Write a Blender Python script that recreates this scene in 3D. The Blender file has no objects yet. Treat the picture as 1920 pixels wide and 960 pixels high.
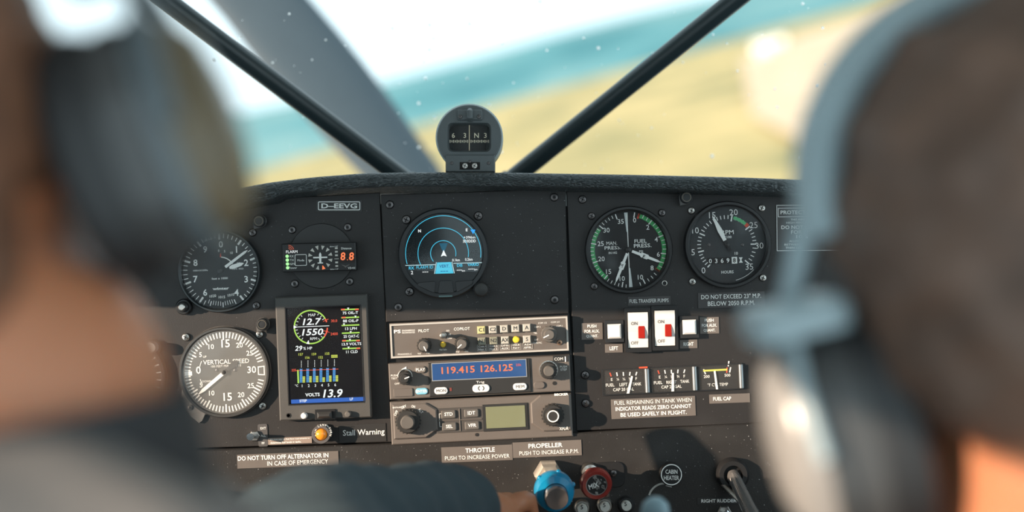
import bpy, bmesh, math, random
from mathutils import Vector, Matrix
random.seed(7)
R = math.radians
scene = bpy.context.scene
C = scene.collection

# ---------------------------------------------------------------- camera, sky, sun, exposure
D = 1.33                         # camera to instrument panel, metres
U = 36.0 / 50.0 * D / 1920.0     # metres per photograph pixel on the panel plane
cam_d = bpy.data.cameras.new('camera')
cam_d.lens = 50; cam_d.sensor_width = 36; cam_d.sensor_fit = 'HORIZONTAL'
cam_d.clip_start = 0.02; cam_d.clip_end = 60000
cam_d.dof.use_dof = True; cam_d.dof.focus_distance = D - 0.012; cam_d.dof.aperture_fstop = 2.1
cam = bpy.data.objects.new('camera', cam_d); C.objects.link(cam)
cam.location = (0, -D, 0); cam.rotation_euler = (R(90), 0, 0)
scene.camera = cam

world = bpy.data.worlds.new('sky'); scene.world = world
world.use_nodes = True
bg = world.node_tree.nodes['Background']
bg.inputs['Color'].default_value = (0.74, 0.93, 1.0, 1)
bg.inputs['Strength'].default_value = 1.25

sun_d = bpy.data.lights.new('sun', 'SUN')
sun_d.energy = 7.5; sun_d.color = (1.0, 0.79, 0.60); sun_d.angle = R(0.53)
sun = bpy.data.objects.new('sun', sun_d); C.objects.link(sun)
SUN = Vector((0.855, 0.515, -0.12)).normalized()
sun.rotation_euler = SUN.to_track_quat('-Z', 'Y').to_euler()

scene.view_settings.view_transform = 'Standard'
scene.view_settings.look = 'None'
scene.view_settings.gamma = 1
scene.view_settings.use_curve_mapping = False
scene.view_settings.exposure = 0.3

# ---------------------------------------------------------------- materials
MATS = {}
def mat(name, col, rough=0.5, metal=0.0, spec=0.5, var=0.12, vscale=60, bump=0.0, bscale=400,
        emit=0.0, dust=0.0, coat=0.0, sss=0.0):
    if name in MATS: return MATS[name]
    m = bpy.data.materials.new(name); m.use_nodes = True
    nt = m.node_tree; N = nt.nodes; Lk = nt.links
    b = N['Principled BSDF']
    b.inputs['Roughness'].default_value = rough
    b.inputs['Metallic'].default_value = metal
    b.inputs['Specular IOR Level'].default_value = spec
    if coat: b.inputs['Coat Weight'].default_value = coat
    if sss:
        b.inputs['Subsurface Weight'].default_value = sss
        b.inputs['Subsurface Radius'].default_value = (0.02, 0.007, 0.004)
    tc = N.new('ShaderNodeTexCoord')
    nz = N.new('ShaderNodeTexNoise'); nz.inputs['Scale'].default_value = vscale; nz.inputs['Detail'].default_value = 5
    Lk.new(tc.outputs['Object'], nz.inputs['Vector'])
    mx = N.new('ShaderNodeMix'); mx.data_type = 'RGBA'
    lo = [c * (1 - var) for c in col]; hi = [min(1, c * (1 + var)) for c in col]
    mx.inputs[6].default_value = (*lo, 1); mx.inputs[7].default_value = (*hi, 1)
    Lk.new(nz.outputs['Fac'], mx.inputs[0])
    out = mx.outputs[2]
    if dust:
        n2 = N.new('ShaderNodeTexNoise'); n2.inputs['Scale'].default_value = 620; n2.inputs['Detail'].default_value = 1
        Lk.new(tc.outputs['Object'], n2.inputs['Vector'])
        rp = N.new('ShaderNodeValToRGB')
        rp.color_ramp.elements[0].position = 0.74; rp.color_ramp.elements[0].color = (0, 0, 0, 1)
        rp.color_ramp.elements[1].position = 0.80; rp.color_ramp.elements[1].color = (dust, dust, dust, 1)
        Lk.new(n2.outputs['Fac'], rp.inputs['Fac'])
        n3 = N.new('ShaderNodeTexNoise'); n3.inputs['Scale'].default_value = 14; n3.inputs['Detail'].default_value = 6
        Lk.new(tc.outputs['Object'], n3.inputs['Vector'])
        rq = N.new('ShaderNodeValToRGB')
        rq.color_ramp.elements[0].position = 0.5; rq.color_ramp.elements[0].color = (0, 0, 0, 1)
        rq.color_ramp.elements[1].position = 0.85; rq.color_ramp.elements[1].color = (.06 * dust, .06 * dust, .06 * dust, 1)
        Lk.new(n3.outputs['Fac'], rq.inputs['Fac'])
        ad = N.new('ShaderNodeMix'); ad.data_type = 'RGBA'; ad.blend_type = 'ADD'; ad.inputs[0].default_value = 1
        Lk.new(rp.outputs['Color'], ad.inputs[6]); Lk.new(rq.outputs['Color'], ad.inputs[7])
        a2 = N.new('ShaderNodeMix'); a2.data_type = 'RGBA'; a2.blend_type = 'ADD'; a2.inputs[0].default_value = 1
        Lk.new(out, a2.inputs[6]); Lk.new(ad.outputs[2], a2.inputs[7])
        out = a2.outputs[2]
    Lk.new(out, b.inputs['Base Color'])
    if emit:
        Lk.new(out, b.inputs['Emission Color']); b.inputs['Emission Strength'].default_value = emit
    if bump:
        nb = N.new('ShaderNodeTexNoise'); nb.inputs['Scale'].default_value = bscale; nb.inputs['Detail'].default_value = 4
        Lk.new(tc.outputs['Object'], nb.inputs['Vector'])
        bp = N.new('ShaderNodeBump'); bp.inputs['Strength'].default_value = bump; bp.inputs['Distance'].default_value = 0.001
        Lk.new(nb.outputs['Fac'], bp.inputs['Height']); Lk.new(bp.outputs['Normal'], b.inputs['Normal'])
    MATS[name] = m
    return m

def glass(name, haze=0.0, hazecol=(.8, .8, .78), ior=1.45):
    """clear pane: see-through with a mirror-like surface, and a thin film of dust on it"""
    if name in MATS: return MATS[name]
    m = bpy.data.materials.new(name); m.use_nodes = True
    nt = m.node_tree; N = nt.nodes; Lk = nt.links
    N.remove(N['Principled BSDF'])
    tr = N.new('ShaderNodeBsdfTransparent'); gl = N.new('ShaderNodeBsdfGlossy'); gl.inputs['Roughness'].default_value = 0.04
    lw = N.new('ShaderNodeLayerWeight'); lw.inputs['Blend'].default_value = .5       # same from both sides of a thin pane
    pw = N.new('ShaderNodeMath'); pw.operation = 'POWER'; pw.inputs[1].default_value = 5; Lk.new(lw.outputs['Facing'], pw.inputs[0])
    f0 = ((ior - 1) / (ior + 1)) ** 2
    fr = N.new('ShaderNodeMath'); fr.operation = 'MULTIPLY_ADD'; fr.inputs[1].default_value = 1 - f0; fr.inputs[2].default_value = f0; Lk.new(pw.outputs[0], fr.inputs[0])
    m1 = N.new('ShaderNodeMixShader'); Lk.new(fr.outputs[0], m1.inputs[0]); Lk.new(tr.outputs[0], m1.inputs[1]); Lk.new(gl.outputs[0], m1.inputs[2])
    last = m1
    if haze:
        df = N.new('ShaderNodeBsdfDiffuse'); df.inputs['Color'].default_value = (*hazecol, 1)
        tc = N.new('ShaderNodeTexCoord'); nz = N.new('ShaderNodeTexNoise'); nz.inputs['Scale'].default_value = 40; nz.inputs['Detail'].default_value = 6
        Lk.new(tc.outputs['Object'], nz.inputs['Vector'])
        mr = N.new('ShaderNodeMapRange'); mr.inputs[3].default_value = haze * .6; mr.inputs[4].default_value = haze * 1.4
        Lk.new(nz.outputs['Fac'], mr.inputs[0])
        m2 = N.new('ShaderNodeMixShader'); Lk.new(mr.outputs[0], m2.inputs[0]); Lk.new(m1.outputs[0], m2.inputs[1]); Lk.new(df.outputs[0], m2.inputs[2])
        last = m2
    Lk.new(last.outputs[0], N['Material Output'].inputs['Surface'])
    MATS[name] = m
    return m

PANEL = mat('panel_black', (.021, .0188, .0185), .5, dust=.25, bump=.12, bscale=900)
LOWER = mat('panel_lower_black', (.022, .020, .019), .45, dust=.35, bump=.15, bscale=700)
BLACK = mat('black_plastic', (.016, .016, .017), .38)
BLACKM = mat('black_anodised', (.03, .031, .033), .35, metal=.2)
FACE = mat('dial_black', (.012, .012, .013), .7)
DISCB = mat('disc_black', (.032, .031, .031), .4)
WHITE = mat('white_paint', (.93, .93, .90), .6, var=.04)
CREAM = mat('cream_paint', (.72, .66, .5), .6, var=.04)
GREEN = mat('green_paint', (.05, .42, .12), .6, var=.05)
RED = mat('red_paint', (.75, .09, .04), .55, var=.05)
STEEL = mat('steel', (.5, .48, .45), .32, metal=1)
DSTEEL = mat('dark_steel', (.16, .15, .15), .35, metal=1)
CHROME = mat('chrome', (.75, .75, .75), .15, metal=1)
GREYM = mat('grey_cast_metal', (.25, .24, .23), .5, metal=.3, bump=.2)
TAPE = mat('placard_tape', (.155, .135, .122), .42, var=.1)
TAPED = mat('placard_tape_dark', (.06, .055, .055), .42, var=.1)
RADIO = mat('radio_grey', (.14, .122, .11), .48, var=.08, bump=.12, bscale=1500)
RADIOD = mat('radio_dark', (.03, .03, .03), .42)
MONITOR = mat('monitor_grey', (.075, .072, .068), .5, var=.08, bump=.25, bscale=1800)
SCREEN = mat('screen_black', (.004, .005, .008), .2, spec=.15)
LEATHER = mat('black_leather', (.055, .066, .07), .36, bump=.9, bscale=420, var=.2)
KNOB = mat('knob_rubber', (.035, .034, .033), .45)
KNOBG = mat('knob_grey', (.13, .12, .11), .4)
GLASS = glass('gauge_glass', .014, ior=1.35)
GLASSD = glass('dusty_gauge_glass', .13)
DGLASS = glass('display_glass', .004, ior=1.22)

def emis(name, col, s):
    new = name not in MATS
    m = mat(name, col, .5, emit=s, var=.02, spec=.1)
    if new:      # a lit display element: dark by itself, it shines
        b = m.node_tree.nodes['Principled BSDF']
        for l in list(b.inputs['Base Color'].links): m.node_tree.links.remove(l)
        b.inputs['Base Color'].default_value = (.02, .02, .02, 1)
    return m
E_WHITE = emis('lit_white', (.85, .9, .9), .9)
E_CYAN = emis('lit_cyan', (.06, .55, .8), .9)
E_BLUE = emis('lit_blue', (.004, .11, .5), .85)
E_DBLUE = emis('lit_deep_blue', (.006, .085, .26), .85)
E_GREEN = emis('lit_green', (.42, .75, .1), .8)
E_YEL = emis('lit_yellow', (.65, .75, .1), .8)
E_RED = emis('lit_red', (.9, .1, .05), .85)
E_AMB = emis('lit_orange', (1, .23, .09), .85)
E_LED = emis('lit_led_green', (.4, 1, .35), 1.0)
E_BAR = emis('lit_bar_blue', (.05, .3, .7), .8)

# ---------------------------------------------------------------- geometry helpers
def at(px, py, y=0.0):
    """photograph pixel -> point in the cockpit at depth y (panel plane is y = 0)"""
    k = U * (y + D) / D
    return Vector(((px - 960) * k, y, (480 - py) * k))

class MB:
    """collects faces; every mesh is built in metres, x right, z up, front towards -y"""
    def __init__(s): s.v = []; s.f = []; s.sm = []
    def add(s, vs, fs, smooth=False):
        o = len(s.v); s.v += [tuple(p) for p in vs]
        for f in fs: s.f.append([i + o for i in f]); s.sm.append(smooth)
        return s
    def lathe(s, prof, n=40, c=(0, 0, 0), rot=None):
        """prof: (radius, height towards the viewer)"""
        vs = []; fs = []; rings = []
        for r, h in prof:
            if r < 1e-7: rings.append([len(vs)]); vs.append(Vector((0, -h, 0)))
            else:
                rings.append(list(range(len(vs), len(vs) + n)))
                for i in range(n):
                    a = 2 * math.pi * i / n
                    vs.append(Vector((r * math.cos(a), -h, r * math.sin(a))))
        for A, B in zip(rings, rings[1:]):
            if len(A) == 1 and len(B) == 1: continue
            for i in range(n):
                j = (i + 1) % n
                if len(A) == 1: fs.append([A[0], B[j], B[i]])
                elif len(B) == 1: fs.append([A[i], A[j], B[0]])
                else: fs.append([A[i], A[j], B[j], B[i]])
        if rot is not None: vs = [rot @ p for p in vs]
        c = Vector(c)
        return s.add([p + c for p in vs], fs, True)
    def prism(s, poly, h0, h1, ch=0.0, c=(0, 0, 0)):
        """poly: (x, z) outline, counter-clockwise; from height h0 to h1, front edge chamfered"""
        n = len(poly); c = Vector(c)
        def inset(d):
            if d == 0: return list(poly)
            res = []
            for i in range(n):
                p0 = Vector(poly[i - 1]); p1 = Vector(poly[i]); p2 = Vector(poly[(i + 1) % n])
                e1 = (p1 - p0).normalized(); e2 = (p2 - p1).normalized()
                n1 = Vector((-e1.y, e1.x)); n2 = Vector((-e2.y, e2.x))
                b = n1 + n2; l = b.length
                b = b / l if l > 1e-6 else n1
                q = p1 + b * d / max(.35, b.dot(n1)); res.append((q.x, q.y))
            return res
        loops = [(poly, h0), (poly, h1 - ch)] if ch else [(poly, h0), (poly, h1)]
        if ch: loops.append((inset(ch), h1))
        vs = []; fs = []
        for lp, h in loops: vs += [Vector((x, -h, z)) + c for x, z in lp]
        for k in range(len(loops) - 1):
            for i in range(n):
                j = (i + 1) % n
                fs.append([k * n + i, k * n + j, (k + 1) * n + j, (k + 1) * n + i])
        fs.append([(len(loops) - 1) * n + i for i in range(n)])
        fs.append([i for i in reversed(range(n))])
        return s.add(vs, fs)
    def box(s, w, h, h0, h1, ch=0.0, c=(0, 0, 0), r=0.0):
        return s.prism(rrect(w, h, r if r > ch * 1.2 else 0), h0, h1, ch, c)
    def frame(s, outer, inner, h0, h1):
        """outer and inner outlines with the same number of points"""
        n = len(outer); vs = []; fs = []
        for lp, h in ((outer, h0), (outer, h1), (inner, h1), (inner, h0)):
            vs += [Vector((x, -h, z)) for x, z in lp]
        for k in range(4):
            for i in range(n):
                j = (i + 1) % n; q = (k + 1) % 4
                fs.append([k * n + i, k * n + j, q * n + j, q * n + i])
        return s.add(vs, fs)
    def flat(s, poly, h):
        return s.add([Vector((x, -h, z)) for x, z in poly], [list(range(len(poly)))])
    def arc(s, r0, r1, a0, a1, h, n=0, c=(0, 0)):
        """flat ring sector, angles clockwise from the top in degrees"""
        n = n or max(2, int(abs(a1 - a0) / 5)); vs = []; fs = []
        for i in range(n + 1):
            a = R(a0 + (a1 - a0) * i / n)
            for r in (r0, r1): vs.append(Vector((c[0] + r * math.sin(a), -h, c[1] + r * math.cos(a))))
        for i in range(n): fs.append([2 * i, 2 * i + 1, 2 * i + 3, 2 * i + 2])
        return s.add(vs, fs)
    def tick(s, r0, r1, ang, w, h, w2=None, c=(0, 0)):
        a = R(ang); d = Vector((math.sin(a), math.cos(a))); p = Vector((d.y, -d.x)); w2 = w if w2 is None else w2
        q = [d * r0 - p * w / 2, d * r1 - p * w2 / 2, d * r1 + p * w2 / 2, d * r0 + p * w / 2]
        return s.flat([(c[0] + t.x, c[1] + t.y) for t in q], h)
    def tube(s, pts, rad, n=14, cap=True):
        pts = [Vector(p) for p in pts]; rads = rad if isinstance(rad, (list, tuple)) else [rad] * len(pts)
        vs = []; fs = []; up = None
        for i, p in enumerate(pts):
            t = (pts[min(i + 1, len(pts) - 1)] - pts[max(i - 1, 0)]).normalized()
            if up is None: up = t.orthogonal().normalized()
            up = (up - t * up.dot(t)).normalized(); q = t.cross(up)
            for k in range(n):
                a = 2 * math.pi * k / n
                vs.append(p + (up * math.cos(a) + q * math.sin(a)) * rads[i])
        for i in range(len(pts) - 1):
            for k in range(n):
                j = (k + 1) % n
                fs.append([i * n + k, i * n + j, (i + 1) * n + j, (i + 1) * n + k])
        if cap:
            fs.append(list(reversed(range(n)))); fs.append([(len(pts) - 1) * n + k for k in range(n)])
        return s.add(vs, fs, True)
    def sphere(s, c, r, n=12, sc=(1, 1, 1), rot=None):
        m = n // 2 + 1; vs = []; fs = []
        for i in range(m + 1):
            t = math.pi * i / m
            for k in range(n):
                a = 2 * math.pi * k / n
                p = Vector((r * sc[0] * math.sin(t) * math.cos(a), r * sc[1] * math.sin(t) * math.sin(a), r * sc[2] * math.cos(t)))
                if rot is not None: p = rot @ p
                vs.append(p + Vector(c))
        for i in range(m):
            for k in range(n):
                j = (k + 1) % n
                fs.append([i * n + k, i * n + j, (i + 1) * n + j, (i + 1) * n + k])
        return s.add(vs, fs, True)
    def mesh(s, name, fix=True):
        me = bpy.data.meshes.new(name)
        me.from_pydata(s.v, [], s.f)
        me.polygons.foreach_set('use_smooth', s.sm)
        if fix:
            bm = bmesh.new(); bm.from_mesh(me)
            bmesh.ops.remove_doubles(bm, verts=bm.verts, dist=1e-7)
            bmesh.ops.recalc_face_normals(bm, faces=bm.faces)
            bm.to_mesh(me); bm.free()
        if any(s.sm): me.set_sharp_from_angle(angle=R(38))
        me.update()
        return me

def rrect(w, h, r=0.0, n=4):
    if r <= 0: return [(-w / 2, -h / 2), (w / 2, -h / 2), (w / 2, h / 2), (-w / 2, h / 2)]
    pts = []
    for cx, cz, a0 in ((w / 2 - r, -h / 2 + r, -90), (w / 2 - r, h / 2 - r, 0), (-w / 2 + r, h / 2 - r, 90), (-w / 2 + r, -h / 2 + r, 180)):
        for i in range(n + 1):
            a = R(a0 + 90 * i / n); pts.append((cx + r * math.cos(a), cz + r * math.sin(a)))
    return pts

def circ(r, n=40):
    return [(r * math.cos(2 * math.pi * i / n), r * math.sin(2 * math.pi * i / n)) for i in range(n)]

def link(name, me, m, parent=None, loc=(0, 0, 0), rot=None):
    o = bpy.data.objects.new(name, me); C.objects.link(o)
    if m is not None:
        me.materials.clear(); me.materials.append(m)
    o.location = loc
    if rot is not None: o.rotation_euler = rot
    if parent is not None: o.parent = parent
    return o

def tag(o, label, cat, group=None):
    o['label'] = label; o['category'] = cat
    if group: o['group'] = group
    return o

def struct(o):
    o['kind'] = 'structure'; return o

TEXTS = {}
def text_mesh(body, bold=0.0, shear=0.0):
    key = (body, bold, shear)
    if key not in TEXTS:
        cu = bpy.data.curves.new('lettering', 'FONT'); cu.body = body; cu.offset = bold; cu.shear = shear
        cu.resolution_u = 2; cu.align_x = 'CENTER'; cu.fill_mode = 'FRONT'; cu.space_line = 1.15
        o = bpy.data.objects.new('lettering', cu)
        me = o.to_mesh()
        vs = [(v.co.x, v.co.y) for v in me.vertices]; fs = [list(p.vertices) for p in me.polygons]
        o.to_mesh_clear(); bpy.data.objects.remove(o); bpy.data.curves.remove(cu)
        TEXTS[key] = (vs, fs)
    return TEXTS[key]

class Thing:
    """an Empty at the thing's place on the panel; its parts are given by photograph pixels"""
    def __init__(s, name, label, cat, px, py, y=0.0, tilt=2.4, group=None):
        s.px, s.py, s.y, s.t = px, py, y, R(tilt)
        s.o = bpy.data.objects.new(name, None); C.objects.link(s.o); s.o.empty_display_size = .01
        s.o.location = at(px, py, y); s.o.rotation_euler = (0, -s.t, 0)
        tag(s.o, label, cat, group)
        s.k = U * (y + D) / D
    def L(s, px, py, h=0.0):
        """pixel -> local place at height h (metres) in front of the thing's origin"""
        p = at(px, py, s.y - h) - s.o.location
        c, n = math.cos(s.t), math.sin(s.t)
        return Vector((p.x * c + p.z * n, -h, -p.x * n + p.z * c))
    def part(s, name, mb, m, px=None, py=None, h=0.0, parent=None, roll=0.0):
        loc = s.L(px, py, h) if px is not None else Vector((0, -h, 0))
        par = parent or s.o
        if parent is not None: loc = loc - parent.location
        o = link(name, mb.mesh(name) if isinstance(mb, MB) else mb, m, par, loc)
        if roll: o.rotation_euler = (0, -R(roll), 0)
        return o
    def text(s, body, px, py, h_px, m, h=0.0, w_px=None, bold=0.01, shear=0.0, parent=None, name='lettering', roll=0.0, pitch=0.0):
        if any(ch in body for ch in 'MWg'): bold = min(bold, 0 if h_px < 7.6 else .007)
        vs, fs = text_mesh(body, bold, shear)
        xs = [v[0] for v in vs]; ys = [v[1] for v in vs]
        x0, x1, y0, y1 = min(xs), max(xs), min(ys), max(ys)
        sz = h_px * s.k / (y1 - y0); sx = sz if w_px is None else w_px * s.k / (x1 - x0)
        mb = MB(); mb.add([((x - (x0 + x1) / 2) * sx, 0, (y - (y0 + y1) / 2) * sz) for x, y in vs], fs)
        o = s.part(name, mb.mesh(name, False), m, px, py, h, parent, roll)
        if pitch: o.rotation_euler = (R(pitch), -R(roll), 0)
        return o
    def screw(s, px, py, r=7.5, h=0.0, m=None, hexed=False, tall=2.2):
        k = s.k; mb = MB()
        mb.lathe([(r * k, 0), (r * k, tall * .0005), (r * .82 * k, tall * .001), (r * .45 * k, tall * .00118), (0, tall * .0012)], 18)
        o = s.part('screw', mb, m or DSTEEL, px, py, h)
        rc = MB()
        if hexed: rc.lathe([(r * .42 * k, tall * .00125), (0, tall * .00126)], 6)
        else:
            for a in (25, 115): rc.tick(-r * .55 * k, r * .55 * k, a, r * .22 * k, tall * .00128)
        l = link('recess', rc.mesh('recess'), FACE, o)
        return o

# ---------------------------------------------------------------- the country outside (seen from a banking aeroplane)
EYE = Vector((0, -D, 0))
def ray(px, py):
    return (at(px, py, 0) - EYE).normalized()
ROLL = R(15)
F = ray(960, 130)
N0 = Vector((-math.sin(ROLL), 0, math.cos(ROLL)))
NUP = (N0 - F * N0.dot(F)).normalized()
RT = F.cross(NUP)
HGT = 150.0
def land(a, b, c): return EYE + RT * a + F * b + NUP * c
def ground_at(px, py, up=0.0):
    d = ray(px, py); t = -(HGT - up) / d.dot(NUP)
    return d.dot(RT) * t, d.dot(F) * t
def hash_n(x, y):
    return (math.sin(x * 1.7 + y * .6) + math.sin(x * .73 - y * 1.31 + 2) + math.sin(x * 2.9 + y * 2.3 + 5) * .5) / 2.5

def country_mat(name, cols, scale, rough=.9):
    m = bpy.data.materials.new(name); m.use_nodes = True
    nt = m.node_tree; N = nt.nodes; Lk = nt.links; b = N['Principled BSDF']
    b.inputs['Roughness'].default_value = rough; b.inputs['Specular IOR Level'].default_value = .1
    g = N.new('ShaderNodeNewGeometry'); nz = N.new('ShaderNodeTexNoise')
    nz.inputs['Scale'].default_value = scale; nz.inputs['Detail'].default_value = 6; nz.inputs['Roughness'].default_value = .6
    Lk.new(g.outputs['Position'], nz.inputs['Vector'])
    rp = N.new('ShaderNodeValToRGB'); e = rp.color_ramp.elements
    e[0].position = .36; e[0].color = (*cols[0], 1); e[1].position = .64; e[1].color = (*cols[-1], 1)
    for i, c in enumerate(cols[1:-1]):
        q = e.new(.36 + .28 * (i + 1) / (len(cols) - 1)); q.color = (*c, 1)
    Lk.new(nz.outputs['Fac'], rp.inputs['Fac']); Lk.new(rp.outputs['Color'], b.inputs['Base Color'])
    return m

mb = MB(); nx, ny = 70, 60
bs = [250 * (9500 / 250) ** (j / ny) for j in range(ny + 1)]
for j in range(ny + 1):
    for i in range(nx + 1):
        b_ = bs[j]; a_ = (i / nx - .5) * b_ * 2.4
        mb.v.append(tuple(land(a_, b_, -HGT + 4 * hash_n(a_ / 120, b_ / 120))))
for j in range(ny):
    for i in range(nx):
        q = j * (nx + 1) + i; mb.f.append([q, q + 1, q + nx + 2, q + nx + 1]); mb.sm.append(True)
struct(tag(link('ground', mb.mesh('ground', False), country_mat('autumn_country', [(.15, .165, .09), (.31, .27, .13), (.43, .35, .17), (.49, .385, .19)], .0045)),
    'yellow and olive autumn countryside far below the windshield', 'ground'))

def ridge(name, b0, b1, top, label, m, seed):
    mb = MB(); nx, ny = 120, 10
    for j in range(ny + 1):
        t = j / ny
        for i in range(nx + 1):
            u = i / nx - .5; b_ = b0 + (b1 - b0) * t; a_ = u * b_ * 1.7
            hh = top(a_ / b_) * b_ * (math.sin(t * math.pi / 2) ** 1.2) + 18 * hash_n(a_ / 400 + seed, b_ / 500) * math.sin(t * math.pi)
            mb.v.append(tuple(land(a_, b_, -HGT - 8 + max(0, hh + HGT * math.sin(t * math.pi / 2)))))
    for j in range(ny):
        for i in range(nx):
            q = j * (nx + 1) + i; mb.f.append([q, q + 1, q + nx + 2, q + nx + 1]); mb.sm.append(True)
    return struct(tag(link(name, mb.mesh(name, False), m), label, 'hills'))
HILL = country_mat('hill_haze_teal', [(.05, .17, .20), (.09, .24, .27), (.17, .30, .31)], .0009)  # distance haze painted into the hills as a blue green base colour
ridge('hills', 7200, 10500, lambda s: .0155 - .028 * s + .002 * math.sin(s * 17), 'long ridge on the horizon with blue green haze painted on', HILL, 0)

def field(name, pix, m, label, up=6.0):
    mb = MB(); pts = [ground_at(px, py, up) for px, py in pix]
    mb.add([land(a, b, -HGT + up) for a, b in pts], [list(range(len(pts)))])
    return struct(tag(link(name, mb.mesh(name, False), m), label, 'field'))
TAN = country_mat('stubble_field', [(.46, .36, .25), (.54, .43, .31), (.60, .49, .36)], .01)
field('stubble_field', [(1410, 215), (1530, 275), (1700, 240), (1880, 190), (1990, 60), (1900, -60), (1690, 18), (1520, 60), (1390, 110)], TAN,
      'pale tan stubble field on the slope at the upper right')

def hall(px, py, w, l, h, label):
    a, b = ground_at(px, py, 6); k = b
    root = bpy.data.objects.new('farm_hall', None); C.objects.link(root); root.location = land(a, b, -HGT + 6)
    root.rotation_euler = Matrix((RT, F, NUP)).transposed().to_euler()
    tag(root, label, 'building', 'white farm halls beyond the windshield')
    wm = mat('white_render', (.9, .9, .88), .7, var=.03); rm = mat('white_sheet_roof', (.95, .95, .93), .5, var=.03)
    link('wall', MB().add([(-w, -l, 0), (w, -l, 0), (w, l, 0), (-w, l, 0), (-w, -l, h), (w, -l, h), (w, l, h), (-w, l, h), (-w, 0, h * 1.45), (w, 0, h * 1.45)],
        [[0, 1, 5, 4], [3, 2, 6, 7], [0, 4, 8, 7, 3], [1, 5, 9, 6, 2]]).mesh('wall'), wm, root)
    link('roof', MB().add([(-w * 1.04, -l * 1.06, h * .98), (w * 1.04, -l * 1.06, h * .98), (w * 1.04, 0, h * 1.5), (-w * 1.04, 0, h * 1.5), (w * 1.04, l * 1.06, h * .98), (-w * 1.04, l * 1.06, h * .98)],
        [[0, 1, 2, 3], [3, 2, 4, 5]]).mesh('roof'), rm, root)
hall(1432, 100, 22, 12, 22, 'larger white roofed farm hall beside the tan field')
hall(1462, 84, 17, 12, 15, 'smaller white roofed farm hall behind the larger one')

# ---------------------------------------------------------------- propeller ahead of the windshield
def propeller():
    y = 1.45; hub = at(905, 500, y)
    root = bpy.data.objects.new('propeller', None); C.objects.link(root); root.location = hub
    tag(root, 'blue grey two blade propeller slanting up left beyond the windshield', 'propeller')
    m = mat('propeller_grey', (.05, .07, .085), .6)
    tipdir = (at(470, -20, y) - hub).normalized()
    side = Vector((tipdir.z, 0, -tipdir.x))
    for sgn in (1, -1):
        mb = MB(); n = 14; rows = 12; vs = []
        for i in range(rows + 1):
            t = i / rows; r = .10 + .88 * t
            ch = .062 + .025 * math.sin(min(1, t * 1.5) * math.pi * .75) - .045 * max(0, t - .85) / .15
            th = .022 * (1 - t) + .006; tw = R(38 - 26 * t)
            for k in range(n):
                a = 2 * math.pi * k / n
                u = ch * math.cos(a); w = th * math.sin(a)
                x = u * math.cos(tw) - w * math.sin(tw); yy = u * math.sin(tw) + w * math.cos(tw)
                vs.append(tipdir * sgn * r + side * x + Vector((0, yy, 0)))
        fs = [[i * n + k, i * n + (k + 1) % n, (i + 1) * n + (k + 1) % n, (i + 1) * n + k] for i in range(rows) for k in range(n)]
        fs.append([rows * n + k for k in range(n)]); fs.append(list(range(n)))
        mb.add(vs, fs, True); link('blade', mb.mesh('blade'), m, root)
    sp = MB().lathe([(.0, .06), (.15, .05), (.15, -.05), (.13, -.16), (.07, -.26), (0, -.31)], 32)
    link('spinner', sp.mesh('spinner'), mat('spinner_white', (.7, .7, .68), .4), root)
propeller()
# engine cowling ahead of the glareshield
mb = MB(); rows = []
for i in range(9):
    t = i / 8; y = .42 + .9 * t; hw = .52 - .16 * t; top = .035 - .09 * t; bot = -.55 + .12 * t; n = 20; row = []
    for k in range(n):
        a = 2 * math.pi * k / n; ca, sa = math.cos(a), math.sin(a)
        x = hw * math.copysign(abs(ca) ** .6, ca); z = (top + bot) / 2 + (top - bot) / 2 * math.copysign(abs(sa) ** .6, sa)
        row.append(Vector((x - .03, y, z)))
    rows.append(row)
vs = [p for r in rows for p in r]
fs = [[i * 20 + k, i * 20 + (k + 1) % 20, (i + 1) * 20 + (k + 1) % 20, (i + 1) * 20 + k] for i in range(8) for k in range(20)]
fs.append(list(range(20))); fs.append([160 + k for k in range(20)])
mb.add(vs, fs, True)
tag(link('engine_cowling', mb.mesh('engine_cowling'), mat('cowling_white', (.6, .6, .58), .35)), 'white engine cowling ahead of the windshield', 'cowling')

# ---------------------------------------------------------------- cabin shell
LINING = mat('cabin_lining', (.5, .485, .46), .8, bump=.2)
def wall_piece(name, x, poly, th, m, parent=None):
    """poly in (y, z)"""
    n = len(poly); mb = MB()
    mb.add([(x, a, b) for a, b in poly] + [(x + th, a, b) for a, b in poly],
           [list(range(n)), [n + i for i in reversed(range(n))]] + [[i, (i + 1) % n, n + (i + 1) % n, n + i] for i in range(n)])
    return link(name, mb.mesh(name), m, parent)
edge = [(.02, -.04), (-.2, -.004), (-.36, .031), (-.5, .062), (-.8, .07), (-1.09, .065), (-1.2, .03), (-1.45, .0)]  # unseen window top, shaped to keep the sun off the upper panel
w = struct(wall_piece('wall_left_sunblock', -.60, edge + [(-1.45, .46), (.02, .46)], .02, LINING))
w2 = wall_piece('lower_lining', -.60, [(.02, -.42), (.02, -1.0), (-1.45, -1.0), (-1.45, -.40)], .02, LINING, w)
w3 = wall_piece('front_post', -.60, [(.02, .46), (.02, -1.0), (.09, -1.0), (.09, .46)], .02, LINING, w)
w = struct(wall_piece('wall_right', .58, [(.02, -.25), (.02, -1.0), (-1.45, -1.0), (-1.45, -.25)], .02, LINING))
wall_piece('window_header', .58, [(.09, .30), (-1.45, .30), (-1.45, .46), (.09, .46)], .02, LINING, w)
wall_piece('front_post', .58, [(.02, .30), (.02, -1.0), (.09, -1.0), (.09, .30)], .02, LINING, w)
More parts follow.
